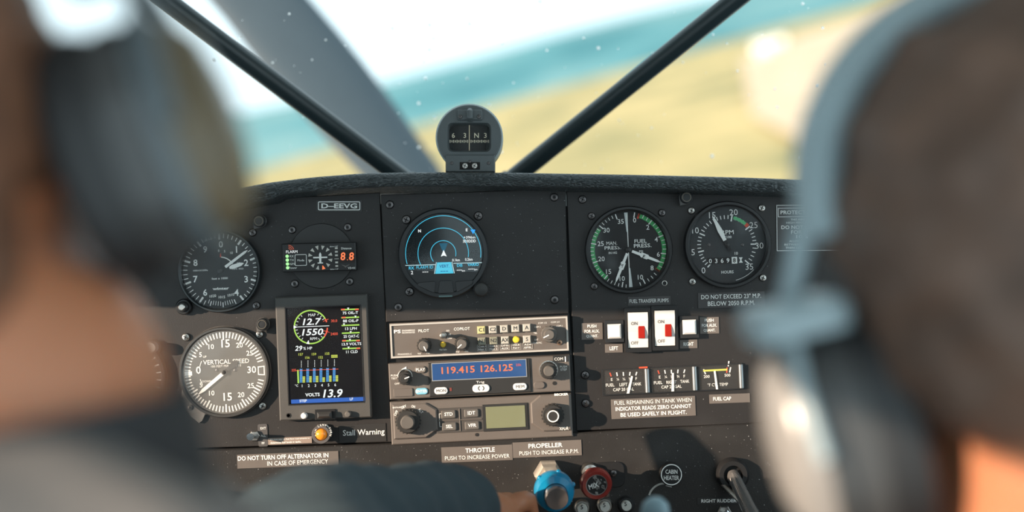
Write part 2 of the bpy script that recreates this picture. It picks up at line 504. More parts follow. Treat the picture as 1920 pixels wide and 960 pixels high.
def slab(name, x0, x1, y0, y1, z0, z1, m, parent=None):
    mb = MB().add([(x0, y0, z0), (x1, y0, z0), (x1, y1, z0), (x0, y1, z0), (x0, y0, z1), (x1, y0, z1), (x1, y1, z1), (x0, y1, z1)],
        [[0, 3, 2, 1], [4, 5, 6, 7], [0, 1, 5, 4], [1, 2, 6, 5], [2, 3, 7, 6], [3, 0, 4, 7]])
    return link(name, mb.mesh(name), m, parent)
struct(slab('ceiling', -.60, .60, -1.45, -.02, .46, .48, LINING))
struct(slab('floor', -.60, .60, -1.45, .09, -1.02, -1.0, mat('floor_carpet', (.06, .06, .065), .95, bump=.6)))

# ---------------------------------------------------------------- windshield with dust, and its bracing tubes
def ws(x, t):   # t 0 at the dash, 1 at the roof
    return Vector((x, .40 - .42 * t - .22 * (x / .6) ** 2 * (1 - t * .5), -.02 + .50 * t))
mb = MB(); n = 24; m_ = 10
for j in range(m_ + 1):
    for i in range(n + 1): mb.v.append(tuple(ws(-.60 + 1.2 * i / n, j / m_)))
for j in range(m_):
    for i in range(n):
        q = j * (n + 1) + i; mb.f.append([q, q + 1, q + n + 2, q + n + 1]); mb.sm.append(True)
wsh = struct(tag(link('window_1', mb.mesh('window_1', False), glass('windshield_glass', .012, ior=1.25)), 'large curved clear windshield speckled with dust', 'windshield'))
dust_m = mat('dust_white', (.95, .97, .97), .8)
_n = dust_m.node_tree; _t = _n.nodes.new('ShaderNodeBsdfTranslucent'); _t.inputs[0].default_value = (.35, .35, .35, 1)
_x = _n.nodes.new('ShaderNodeAddShader'); _n.links.new(_n.nodes['Principled BSDF'].outputs[0], _x.inputs[0]); _n.links.new(_t.outputs[0], _x.inputs[1])
_n.links.new(_x.outputs[0], _n.nodes['Material Output'].inputs['Surface'])
mb = MB(); rnd = random.Random(3)
for i in range(300):
    x = rnd.uniform(-.34, .45); t = rnd.uniform(.12, .8); p = ws(x, t)
    r = rnd.choice([.0005, .0006, .0007, .0009, .001, .0012, .0018]) * rnd.uniform(.7, 1.1)
    mb.sphere(p + Vector((0, -.001, 0)), r, 6, (1, .35, 1))
o = link('dust_speck', mb.mesh('dust_speck', False), dust_m, wsh); o['kind'] = 'stuff'

TUBE = mat('tube_black', (.018, .03, .034), .3, var=.1)
def strut(p0, p1, label):
    d = p1 - p0; p1 = p0 + d * min((.455 - p0.z) / d.z, (.565 - abs(p0.x)) / abs(d.x))      # up to the roof or the side post
    root = bpy.data.objects.new('brace_tube', None); C.objects.link(root); root.location = p0
    tag(root, label, 'brace tube', 'windshield brace tubes')
    link('tube', MB().tube([Vector((0, 0, 0)), (p1 - p0) * .5, p1 - p0], .0102, 24).mesh('tube'), TUBE, root)
    d = (p1 - p0).normalized()
    link('end_fitting', MB().tube([d * -.004, d * .010], .0125, 20).mesh('end_fitting'), BLACK, root)
strut(at(776, 350, .19), at(272, -28, .08), 'black brace tube slanting from upper left down to the glareshield')
strut(at(945, 348, .19), at(1440, -50, .08), 'black brace tube slanting from upper right down to the glareshield')

# ---------------------------------------------------------------- glareshield
top = [(-190, 628), (0, 545), (150, 470), (250, 425), (330, 392), (380, 374), (430, 357), (500, 343), (580, 333), (680, 325), (800, 323), (960, 324), (1200, 328), (1400, 333), (1500, 337), (1620, 343), (1780, 352), (2090, 392)]
def interp(tab, x):
    if x <= tab[0][0]: return tab[0][1]
    for (a, b), (c, d) in zip(tab, tab[1:]):
        if x <= c: return b + (d - b) * (x - a) / (c - a)
    return tab[-1][1]
mb = MB(); cols = 150; prof_n = 0
for i in range(cols + 1):
    px = -180 + (2080 + 180) * i / cols
    py = (interp(top, px - 12) + interp(top, px) + interp(top, px + 12)) / 3
    r = 12.8 * U * (1.25 if px < 520 else 1)
    c = at(px, py, -.035); c.z -= r
    pr = [(.40, -.05), (.20, .002), (.06, r * .9), (.02, r)]
    pr += [(r * math.cos(R(a)), r * math.sin(R(a))) for a in range(90, 271, 15)]
    pr += [(.015, -r), (.05, -r - .004)]
    prof_n = len(pr)
    for q, (yy, zz) in enumerate(pr):
        zz2 = zz if q > 1 else (zz if q else zz)
        mb.v.append((c.x * (1 if yy < .1 else 1.0 + yy * .1), c.y + yy, c.z + zz2))
for i in range(cols):
    for q in range(prof_n - 1):
        a = i * prof_n + q; mb.f.append([a, a + 1, a + prof_n + 1, a + prof_n]); mb.sm.append(True)
gs = bpy.data.objects.new('glareshield', None); C.objects.link(gs); gs.location = at(960, 338, -.035)
tag(gs, 'black wrinkled leather glareshield running along the top of the instrument panel', 'glareshield')
def leather():
    m = LEATHER; nt = m.node_tree; N = nt.nodes; Lk = nt.links
    wv = N.new('ShaderNodeTexVoronoi'); wv.feature = 'DISTANCE_TO_EDGE'; wv.inputs['Scale'].default_value = 330
    tc = N.new('ShaderNodeTexCoord'); mp = N.new('ShaderNodeMapping'); mp.inputs['Scale'].default_value = (.45, 1, 1.2); mp.inputs['Rotation'].default_value = (0, .6, 0)
    nz = N.new('ShaderNodeTexNoise'); nz.inputs['Scale'].default_value = 60
    ad = N.new('ShaderNodeVectorMath'); ad.operation = 'MULTIPLY_ADD'; ad.inputs[1].default_value = (.012, .012, .012)
    Lk.new(tc.outputs['Object'], nz.inputs['Vector']); Lk.new(nz.outputs['Color'], ad.inputs[0]); Lk.new(tc.outputs['Object'], ad.inputs[2])
    Lk.new(ad.outputs[0], mp.inputs['Vector']); Lk.new(mp.outputs[0], wv.inputs['Vector'])
    b2 = N.new('ShaderNodeBump'); b2.inputs['Strength'].default_value = .8; b2.inputs['Distance'].default_value = .0016
    mr = N.new('ShaderNodeMapRange'); mr.inputs[2].default_value = .25; Lk.new(wv.outputs['Distance'], mr.inputs[0]); Lk.new(mr.outputs[0], b2.inputs['Height'])
    old = N['Principled BSDF'].inputs['Normal'].links[0].from_node
    Lk.new(b2.outputs['Normal'], old.inputs['Normal'])
leather()
g = link('padded_cover', mb.mesh('padded_cover'), LEATHER, gs, -gs.location)

# ---------------------------------------------------------------- panel plates
def plate(name, label, pix, h0, h1, m, screws=(), hexed=False, ch=.0006):
    cx = sum(p[0] for p in pix) / len(pix); cy = sum(p[1] for p in pix) / len(pix)
    t = Thing(name, label, 'panel', cx, cy, 0, 0)
    poly = [tuple(t.L(px, py, h1).xz) for px, py in pix]
    t.part('plate', MB().prism(poly, h0, h1, ch), m)
    for sx, sy in screws: t.screw(sx, sy, 8, h1, hexed=hexed)
    return t
_w = [(-.575, -.75), (.555, -.75), (.555, .02), (.30, .045), (-.16, .05), (-.24, .035), (-.33, .0), (-.42, -.03), (-.575, -.10)]
struct(link('wall_front', MB().prism(_w, -.05, -.03).mesh('wall_front'), BLACK))
# outlines are counter-clockwise seen by the pilots
plate('instrument_panel', 'black flight instrument panel behind the altimeter and engine monitor', [(-190, 858), (735, 829), (712, 361), (430, 377), (150, 490), (-190, 650)], -.003, 0, PANEL)
plate('instrument_panel', 'black panel plate carrying the round traffic display', [(724, 604), (1066, 588), (1060, 354), (714, 365)], -.002, .002, PANEL,
      ((731, 384), (1039, 370), (747, 576), (1040, 562)), True)
plate('instrument_panel', 'black panel with the engine dials, pump switches and fuel gauges', [(1081, 808), (1340, 797), (1720, 780), (2090, 765), (2090, 412), (1720, 362), (1062, 355)], -.003, 0, PANEL, ((1092, 374), (1097, 703), (1098, 756)))
plate('radio_rack', 'recessed black rack tray behind the three stacked radios', [(722, 838), (1084, 820), (1068, 586), (716, 602)], -.012, -.004, BLACK)
t = plate('lower_panel', 'black lower panel with the engine control knobs and placards', [(-190, 1130), (2090, 1100), (2090, 762), (1720, 778), (1335, 798), (1080, 812), (735, 832), (440, 842), (-190, 862)], -.002, .006, LOWER, ((1150, 886),), ch=.001)

# ---------------------------------------------------------------- magnetic compass
def compass():
    y = -.02
    t = Thing('magnetic_compass', 'round grey magnetic compass standing on the glareshield', 'compass', 880, 322, y, 0)
    k = t.k; body = mat('compass_grey', (.085, .10, .105), .42, bump=.15, bscale=1200)
    # housing: a round can with a rounded window cut through the front ring
    outer = circ(63 * k, 48); win = rrect(80 * k, 53 * k, 9 * k, 11)
    win = win[6:] + win[:6]
    mb = MB(); n = 48
    def ring(pts, h): return [Vector((x, -h, z)) for x, z in pts]
    loops = [ring(circ(57 * k, 48), -.045), ring(outer, -.04), ring(outer, .000), ring(circ(60 * k, 48), .0035)]
    # window loop resampled by angle
    def by_angle(pts, nn):
        out = []
        for i in range(nn):
            a = 2 * math.pi * i / nn; d = Vector((math.cos(a), math.sin(a))); best = 0
            for p, q in zip(pts, pts[1:] + pts[:1]):
                p = Vector(p); e = Vector(q) - p; den = d.x * e.y - d.y * e.x
                if abs(den) < 1e-12: continue
                tt = (p.x * e.y - p.y * e.x) / den; u = (p.x * d.y - p.y * d.x) / den
                if tt > 0 and -1e-6 <= u <= 1 + 1e-6: best = max(best, tt)
            out.append((d.x * best, d.y * best))
        return out
    w0 = by_angle(rrect(82 * k, 55 * k, 9 * k), 48); w1 = by_angle(rrect(76 * k, 49 * k, 7 * k), 48)
    loops += [ring(w0, .0035), ring(w1, .001), ring(w1, -.012)]
    vs = [p for l in loops for p in l]
    fs = [[a * n + i, a * n + (i + 1) % n, (a + 1) * n + (i + 1) % n, (a + 1) * n + i] for a in range(len(loops) - 1) for i in range(n)]
    fs.append([i for i in range(n)])
    mb.add(vs, fs, True)
    t.part('housing', mb, body, 880, 258)
    cd = MB()
    for i in range(17):
        a0 = R(-60 + 120 * i / 16); cd.v.append((36 * k * math.sin(a0), .012 - 30 * k * math.cos(a0) * .5 + .004, -26 * k)); cd.v.append((36 * k * math.sin(a0), .012 - 30 * k * math.cos(a0) * .5 + .004, 26 * k))
    for i in range(16): cd.f.append([2 * i, 2 * i + 2, 2 * i + 3, 2 * i + 1]); cd.sm.append(True)
    card = t.part('compass_card', cd, FACE, 880, 259)
    for s_, x in (('6', 850), ('3', 871.5), ('N', 893.5), ('3', 910)):
        t.text(s_, x, 254, 9.5, CREAM, -.001, bold=.015, name='numeral')
    tk = MB()
    for i in range(23):
        x = -36 + 72 * i / 22; l = 4 if i % 2 else 5.5
        tk.flat([((x - .8) * k, -l / 2 * k), ((x + .8) * k, -l / 2 * k), ((x + .8) * k, l / 2 * k), ((x - .8) * k, l / 2 * k)], 0)
    t.part('tick_marks', tk, CREAM, 880, 265, -.001)
    t.part('lubber_line', MB().box(1.6 * k, 49 * k, 0, .0004), mat('lubber_cream', (.8, .7, .5), .5), 880, 259, .0008)
    t.part('window_pane', MB().box(76 * k, 49 * k, 0, .0002), glass('compass_pane', .003, ior=1.15), 880, 259, .0012)
    b = t.part('mounting_bracket', MB().box(92 * k, 32 * k, -.03, .006, .0008), body, 882, 307, 0)
    t.part('adjuster_slot', MB().box(38 * k, 14 * k, 0, .0004), mat('slot_brown', (.012, .01, .01), .8), 881, 311, .006)
    for x in (872, 890): t.screw(x, 311, 6, .0064, STEEL, tall=1.4)
    for x in (847, 916): t.screw(x, 306, 3, .006, DSTEEL, tall=.8)
    t.screw(881, 303, 3, .006, DSTEEL, tall=.8)
    tb = t.part('lamp_bracket', MB().box(47 * k, 20 * k, 0, .003, .0008, r=3 * k), body, 881, 216, .0034)
    t.part('lamp_hood', MB().tube([(0, 0, -8 * k), (0, -.004, -4 * k), (0, -.004, 5 * k), (0, 0, 8 * k)], 6 * k, 12), body, 881, 216, .006)
    for x, yy in ((863, 219), (898, 219)): t.screw(x, yy, 4, .0064, DSTEEL, tall=1.2)
    t.part('rim', MB().lathe([(59 * k, .0036), (63.3 * k, .001), (63.3 * k, -.03), (62.5 * k, -.03)], 48), mat('compass_rim', (.36, .42, .43), .35), 880, 258)
compass()

# ---------------------------------------------------------------- shared instrument parts
def bezel(t, cx, cy, R1, R0, m=None, top=.007, name='bezel'):
    """raised ring of outer radius R1 and inner radius R0 (pixels), dial sunk inside"""
    k = t.k
    t.part(name, MB().lathe([(R1 * k, 0), (R1 * k, top * .7), ((R1 - 2) * k, top), ((R0 + 3) * k, top), (R0 * k, top - .0015), (R0 * k, .0005)], 64), m or BLACK, cx, cy)
def dial(t, cx, cy, r, m=None, h=.001):
    t.part('dial_face', MB().lathe([(r * t.k, 0), (r * t.k, h), (0, h)], 56), m or FACE, cx, cy)
def pane(t, cx, cy, r, h, m=None):
    t.part('glass', MB().lathe([(r * t.k, h), (0, h)], 48), m or GLASS, cx, cy)
def ticks(t, cx, cy, spec, m=None, h=.0013, name='tick_marks'):
    """spec: (angle, r0, r1, width)"""
    mb = MB()
    for a, r0, r1, w in spec: mb.tick(r0 * t.k, r1 * t.k, a, w * t.k, h)
    return t.part(name, mb, m or WHITE, cx, cy)
def pol(cx, cy, r, a): return cx + r * math.sin(R(a)), cy - r * math.cos(R(a))
def needle(t, cx, cy, ang, pts, m, h, name='needle', parent=None):
    """pts: half width at distance along the needle (pixels)"""
    k = t.k; a = R(ang); d = Vector((math.sin(a), math.cos(a))); p = Vector((d.y, -d.x))
    left = [d * r * k - p * w * k for r, w in pts]; right = [d * r * k + p * w * k for r, w in reversed(pts)]
    poly = [(q.x, q.y) for q in left + right]
    area = sum(a_[0] * b_[1] - b_[0] * a_[1] for a_, b_ in zip(poly, poly[1:] + poly[:1]))
    if area < 0: poly = poly[::-1]
    mb = MB(); n = len(poly)
    mb.add([Vector((x, -h, z)) for x, z in poly] + [Vector((x, -h - .0004, z)) for x, z in poly],
           [list(range(n)), [n + i for i in range(n)]] + [[i, (i + 1) % n, n + (i + 1) % n, n + i] for i in range(n)])
    return t.part(name, mb, m, cx, cy)
def hub(t, cx, cy, r, h, m=None):
    t.part('needle_hub', MB().lathe([(r * t.k, h - .0012), (r * t.k, h + .0006), (r * .5 * t.k, h + .0012), (0, h + .0012)], 20), m or BLACK, cx, cy)

def post_light(px, py, ang, label):
    t = Thing('post_light', label, 'panel light', px, py, 0, 0, 'small black post lights on the panel'); k = t.k
    t.part('post', MB().lathe([(9 * k, 0), (9 * k, .004), (11.5 * k, .005), (11.5 * k, .012), (10 * k, .0135), (0, .0138)], 28), BLACKM)
    a = R(ang); pts = []
    for i in range(14):
        b = a + R(50) + R(260) * i / 13; pts.append((12.5 * k * math.sin(b), 12.5 * k * math.cos(b)))
    pts.append((19 * k * math.sin(a), 19 * k * math.cos(a)))
    t.part('lamp_hood', MB().prism(pts[::-1], .0045, .0095, .0006), mat('hood_grey', (.10, .098, .095), .4))
    t.part('cap_ring', MB().lathe([(8.2 * k, .0136), (8.2 * k, .0142), (7.2 * k, .0142), (7.2 * k, .0136)], 24), mat('cap_bronze', (.2, .17, .13), .4, metal=.6))
post_light(490, 415, 215, 'black post light above the altimeter, left of the traffic unit')
post_light(496, 607, 215, 'black post light between altimeter and vertical speed dial')
post_light(1284, 371, 215, 'black post light between the two right hand engine dials')

# ---------------------------------------------------------------- altimeter
def altimeter():
    cx, cy = 414, 508
    t = Thing('altimeter', 'round black altimeter with white numerals 0 to 9 and three needles', 'gauge', cx, cy); k = t.k
    bezel(t, cx, cy, 78, 70.5, mat('bezel_gloss', (.02, .024, .026), .22), .009); dial(t, cx, cy, 71)
    sp = []
    for i in range(50):
        a = i * 7.2
        if 150 < a < 208: continue
        sp.append((a, 59 if i % 5 == 0 else 62, 70, 3.6 if i % 5 == 0 else 1.5))
    ticks(t, cx, cy, sp)
    sub = [(180 + j * 4.2 - 23, 57 if j % 5 else 59, 65 if j % 5 else 68, 1.0 if j % 5 else 1.8) for j in range(12)]
    ticks(t, cx, cy, sub, name='pressure_scale')
    for n in range(10):
        if n == 5: continue
        x, y = pol(cx, cy, 50, n * 36); t.text(str(n), x, y, 12.5, WHITE, .0014, bold=.02, name='numeral')
    t.text('1020', 399, 555, 5, WHITE, .0014, roll=6, name='pressure_numeral'); t.text('1015', 416, 557, 5, WHITE, .0014, name='pressure_numeral'); t.text('1010', 433, 553, 5, WHITE, .0014, roll=8, name='pressure_numeral')
    t.text('100 feet', 390, 449, 4, WHITE, .0014, roll=14); t.text('feet x 1000', 412, 522, 4, WHITE, .0014, w_px=30)
    t.text('winter', 414, 541, 5, WHITE, .0014, w_px=31, bold=.03); t.text('10%>3135Pa', 376, 507, 3, WHITE, .0014, w_px=27); t.text('10M: 4SD', 446, 504, 3, WHITE, .0014, w_px=21)
    mb = MB(); mb.arc(25 * k, 27 * k, 0, 62, .0013)
    t.part('inner_scale', mb, WHITE, cx, cy)
    for s_, x, y in (('0', 410, 470), ('5', 421, 471), ('10', 434, 474), ('20', 447, 494)): t.text(s_, x, y, 4.5, WHITE, .0014, name='numeral')
    needle(t, cx, cy, 52, [(-18, 2.5), (-14, 3.5), (-4, 1.2), (8, 1.5)], FACE, .0022, 'needle_tail')
    needle(t, cx, cy, 55, [(12, 2.6), (58, 2.2), (64, 0.4)], WHITE, .0026, 'long_needle')
    needle(t, cx, cy, 74, [(18, 2), (24, 4), (40, 3.4), (46, .6)], WHITE, .0022, 'short_needle')
    needle(t, cx, cy, 3, [(0, .9), (26, .8)], FACE, .0018, 'fine_needle'); needle(t, cx, cy, 3, [(26, 1.2), (33, .6)], RED, .0018, 'red_needle_tip')
    hub(t, cx, cy, 5, .003); pane(t, cx, cy, 71, .0055)
    kb = t.part('dial_knob', MB().lathe([(15 * k, 0), (15 * k, .004), (13 * k, .005), (10 * k, .005), (10 * k, .009), (8 * k, .010), (0, .010)], 28), BLACK, 346, 575)
    link('silver_screw', MB().lathe([(6.5 * k, .010), (6.5 * k, .0118), (5 * k, .0125), (0, .0125)], 20).mesh('silver_screw'), STEEL, kb)
    t.screw(474, 436); t.screw(481, 573)
altimeter()

# ---------------------------------------------------------------- vertical speed indicator
def vsi():
    cx, cy = 423, 697
    t = Thing('vertical_speed_indicator', 'round vertical speed dial with grey sunlit face and silver rim', 'gauge', cx, cy); k = t.k
    f = mat('vsi_face', (.05, .048, .044), .6)
    # mounting flange with an ear at the lower left
    pts = circ(86 * k, 60)
    ear = [(-82, -32), (-84, -44), (-80, -62), (-66, -82), (-52, -94), (-46, -90), (-40, -78)]
    a0, a1 = R(201), R(244)
    pts = [p for p in pts if not (a0 < (math.atan2(p[1], p[0]) % (2 * math.pi)) < a1)]
    i0 = next(i for i, p in enumerate(pts) if (math.atan2(p[1], p[0]) % (2 * math.pi)) > a1)
    pts = pts[:i0] + [(x * k, z * k) for x, z in ear] + pts[i0:]
    t.part('flange', MB().prism(pts, 0, .003, .0005), GREYM, cx, cy)
    bezel(t, cx, cy, 85.5, 77, mat('vsi_rim', (.10, .095, .09), .3, metal=.5), .008); dial(t, cx, cy, 77.5, f, .004)
    sp = []
    for i in range(73):
        a = -90 + i * 5
        if 78 < a < 102 or abs(a + 90) < 4 or a > 268: continue
        big = i % 6 == 0; sp.append((a, 60 if big else 64, 75, 2.6 if big else 2.2))
    ticks(t, cx, cy, sp, h=.0043)
    ticks(t, cx, cy, [(-90, 61, 75, 8)], h=.0043, name='zero_mark')
    mb = MB(); mb.frame([(62 * k, -8 * k), (75 * k, -9 * k), (75 * k, 9 * k), (62 * k, 8 * k)], [(64 * k, -6 * k), (73 * k, -7 * k), (73 * k, 7 * k), (64 * k, 6 * k)], .0042, .0044)
    t.part('limit_box', mb, WHITE, cx, cy)
    T_ = lambda s_, x, y, hh, **kw: t.text(s_, x, y, hh, WHITE, .0045, **kw)
    for s_, x, y, hh in (('15', 423, 644, 15), ('15', 427, 744, 15), ('30', 472, 693, 13), ('0', 372, 694, 14), ('10', 396, 650, 9.5), ('20', 449, 647, 9.5), ('25', 468, 662, 9.5), ('5', 376, 665, 9), ('5', 377, 722, 9), ('10', 397, 737, 9.5), ('20', 452, 740, 9.5), ('25', 470, 723, 9.5)):
        T_(s_, x, y, hh, bold=.015, name='numeral')
    T_('VERTICAL SPEED', 424, 678, 8.5, w_px=86); T_('100 FEET PER MINUTE', 424, 686, 4, w_px=56); T_('UP', 384, 669, 4); T_('DOWN', 388, 715, 3.8)
    mb = MB(); mb.arc(47 * k, 48.3 * k, -76, -62, .0043); mb.arc(47 * k, 48.3 * k, -118, -104, .0043)
    t.part('scale_arc', mb, WHITE, cx, cy)
    for x in (407, 441): t.screw(x, 694, 3, .004, tall=.6)
    needle(t, cx, cy, 52, [(-6, 2), (10, 3), (22, 5.5), (27, 5), (32, 1.5)], FACE, .0052, 'needle_tail')
    needle(t, cx, cy, 232, [(4, 3.4), (52, 3.2), (64, .5)], WHITE, .0055)
    hub(t, cx, cy, 5.5, .0058, FACE); pane(t, cx, cy, 77.5, .0068, GLASSD)
    t.screw(357, 764, 5, .003, GREYM, tall=1); 
    for x, y in ((349, 632), (487, 627), (493, 761)): t.screw(x, y, 7.5, m=STEEL)
vsi()

# ---------------------------------------------------------------- traffic unit (small box on a round blank)
def traffic_unit():
    cx, cy = 604, 480
    t = Thing('traffic_unit', 'small black collision warning box with green and orange lights on a round blank', 'instrument', cx, cy, 0, 1.5); k = t.k
    t.part('round_blank', MB().lathe([(61 * k, 0), (61 * k, .001), (60 * k, .0016), (0, .0016)], 56), DISCB, 603, 480)
    for x, y in ((548, 431), (652, 426), (553, 532), (656, 528)): t.screw(x, y, 7.5, hexed=True)
    t.part('housing', MB().box(137 * k, 53 * k, .0016, .016, .0008, r=2 * k), BLACK, 602, 482)
    H = .0162
    t.text('FLARM', 547, 472, 5, E_WHITE, H, w_px=21, bold=.04)
    mb = MB()
    for i in range(3): mb.arc((3 + 3 * i) * k, (4.6 + 3 * i) * k, 0, 80, H)
    t.part('wave_mark', mb, mat('mark_red', (.8, .15, .08), .5), 546, 470)
    for i, s_ in enumerate(('RX', 'TX', 'GPS', 'Power')):
        y = 480.5 + 7.2 * i
        t.part('status_light', MB().lathe([(3 * k, 0), (3 * k, .0006), (0, .001)], 14), E_LED, 538.5 + i * .3, y, H)
        t.text(s_, 546.5 + i * .4 + len(s_) * .3, y, 4, WHITE, H, bold=.0)
    mb = MB(); mb.frame(rrect(22 * k, 21 * k, 2 * k), rrect(20 * k, 19 * k, 1.4 * k), 0, .0003)
    t.part('mode_button', mb, WHITE, 564, 487.5, H); t.text('Mode', 564, 488, 4, WHITE, H)
    for i in range(12):
        a = 15 + i * 30 - 2; x, y = pol(600.5, 483, 19, a)
        mb = MB(); mb.tick(-3.6 * k, 3.6 * k, a, .8 * k, 0, 6.4 * k)
        t.part('direction_light', mb, E_AMB if i == 5 else mat('lamp_off', (.62, .6, .55), .5), x, y, H)
    mb = MB()
    mb.prism([(-1.8 * k, -10 * k), (1.8 * k, -10 * k), (2.2 * k, 6 * k), (0, 10 * k), (-2.2 * k, 6 * k)], 0, .0002)
    mb.prism([(-13 * k, -1 * k), (13 * k, -1 * k), (13 * k, 1.6 * k), (-13 * k, 1.6 * k)], 0, .0003)
    mb.prism([(-5 * k, -11 * k), (5 * k, -11 * k), (5 * k, -9 * k), (-5 * k, -9 * k)], 0, .0003)
    t.part('aeroplane_symbol', mb, WHITE, 600.5, 483, H)
    mb = MB(); 
    for i in range(6): mb.box((5 if i != 3 else 8) * k, (3.2 if i != 3 else 1) * k, 0, .0003, c=(0, 0, (2.5 - i) * 6.6 * k))
    t.part('height_lights', mb, mat('lamp_off', (.62, .6, .55), .5), 631, 482, H)
    t.text('above >14°', 626, 462, 2.6, WHITE, H, w_px=15); t.text('below >14°', 627, 504.5, 2.6, WHITE, H, w_px=15)
    t.text('Distance', 649.5, 465.5, 4, WHITE, H, w_px=19)
    t.part('digit_window', MB().box(29 * k, 22 * k, 0, .0003), mat('digit_black', (.012, .006, .004), .3), 651, 481, H)
    for x in (643, 659): t.text('8', x, 480.5, 15, E_AMB, H + .0004, w_px=9.5, bold=.02, shear=.1, name='digit')
    t.text('.', 651.5, 487, 1.8, E_AMB, H + .0004, name='digit')
    mb = MB(); mb.prism([(-8 * k, 3 * k), (-2 * k, -1 * k), (0, -3 * k), (2 * k, -1 * k), (8 * k, 3 * k), (3 * k, 2 * k), (0, .5 * k), (-3 * k, 2 * k)], 0, .0002)
    t.part('wing_mark', mb, KNOBG, 648, 499, H); t.text('V3+H', 659, 502.5, 4, WHITE, H)
traffic_unit()

# ---------------------------------------------------------------- registration plate
t = Thing('registration_plate', 'black plate with white framed registration D-EEVG', 'placard', 636, 386, 0, 0)
k = t.k
t.part('backing', MB().box(86 * k, 21 * k, 0, .0006), TAPED if False else DISCB)
mb = MB(); mb.frame(rrect(79 * k, 16.5 * k, 2.5 * k), rrect(76 * k, 13.5 * k, 1.5 * k), .0006, .0009)
t.part('border', mb, WHITE); t.text('D–EEVG', 636, 386, 9.5, WHITE, .0009, w_px=67, bold=.025)

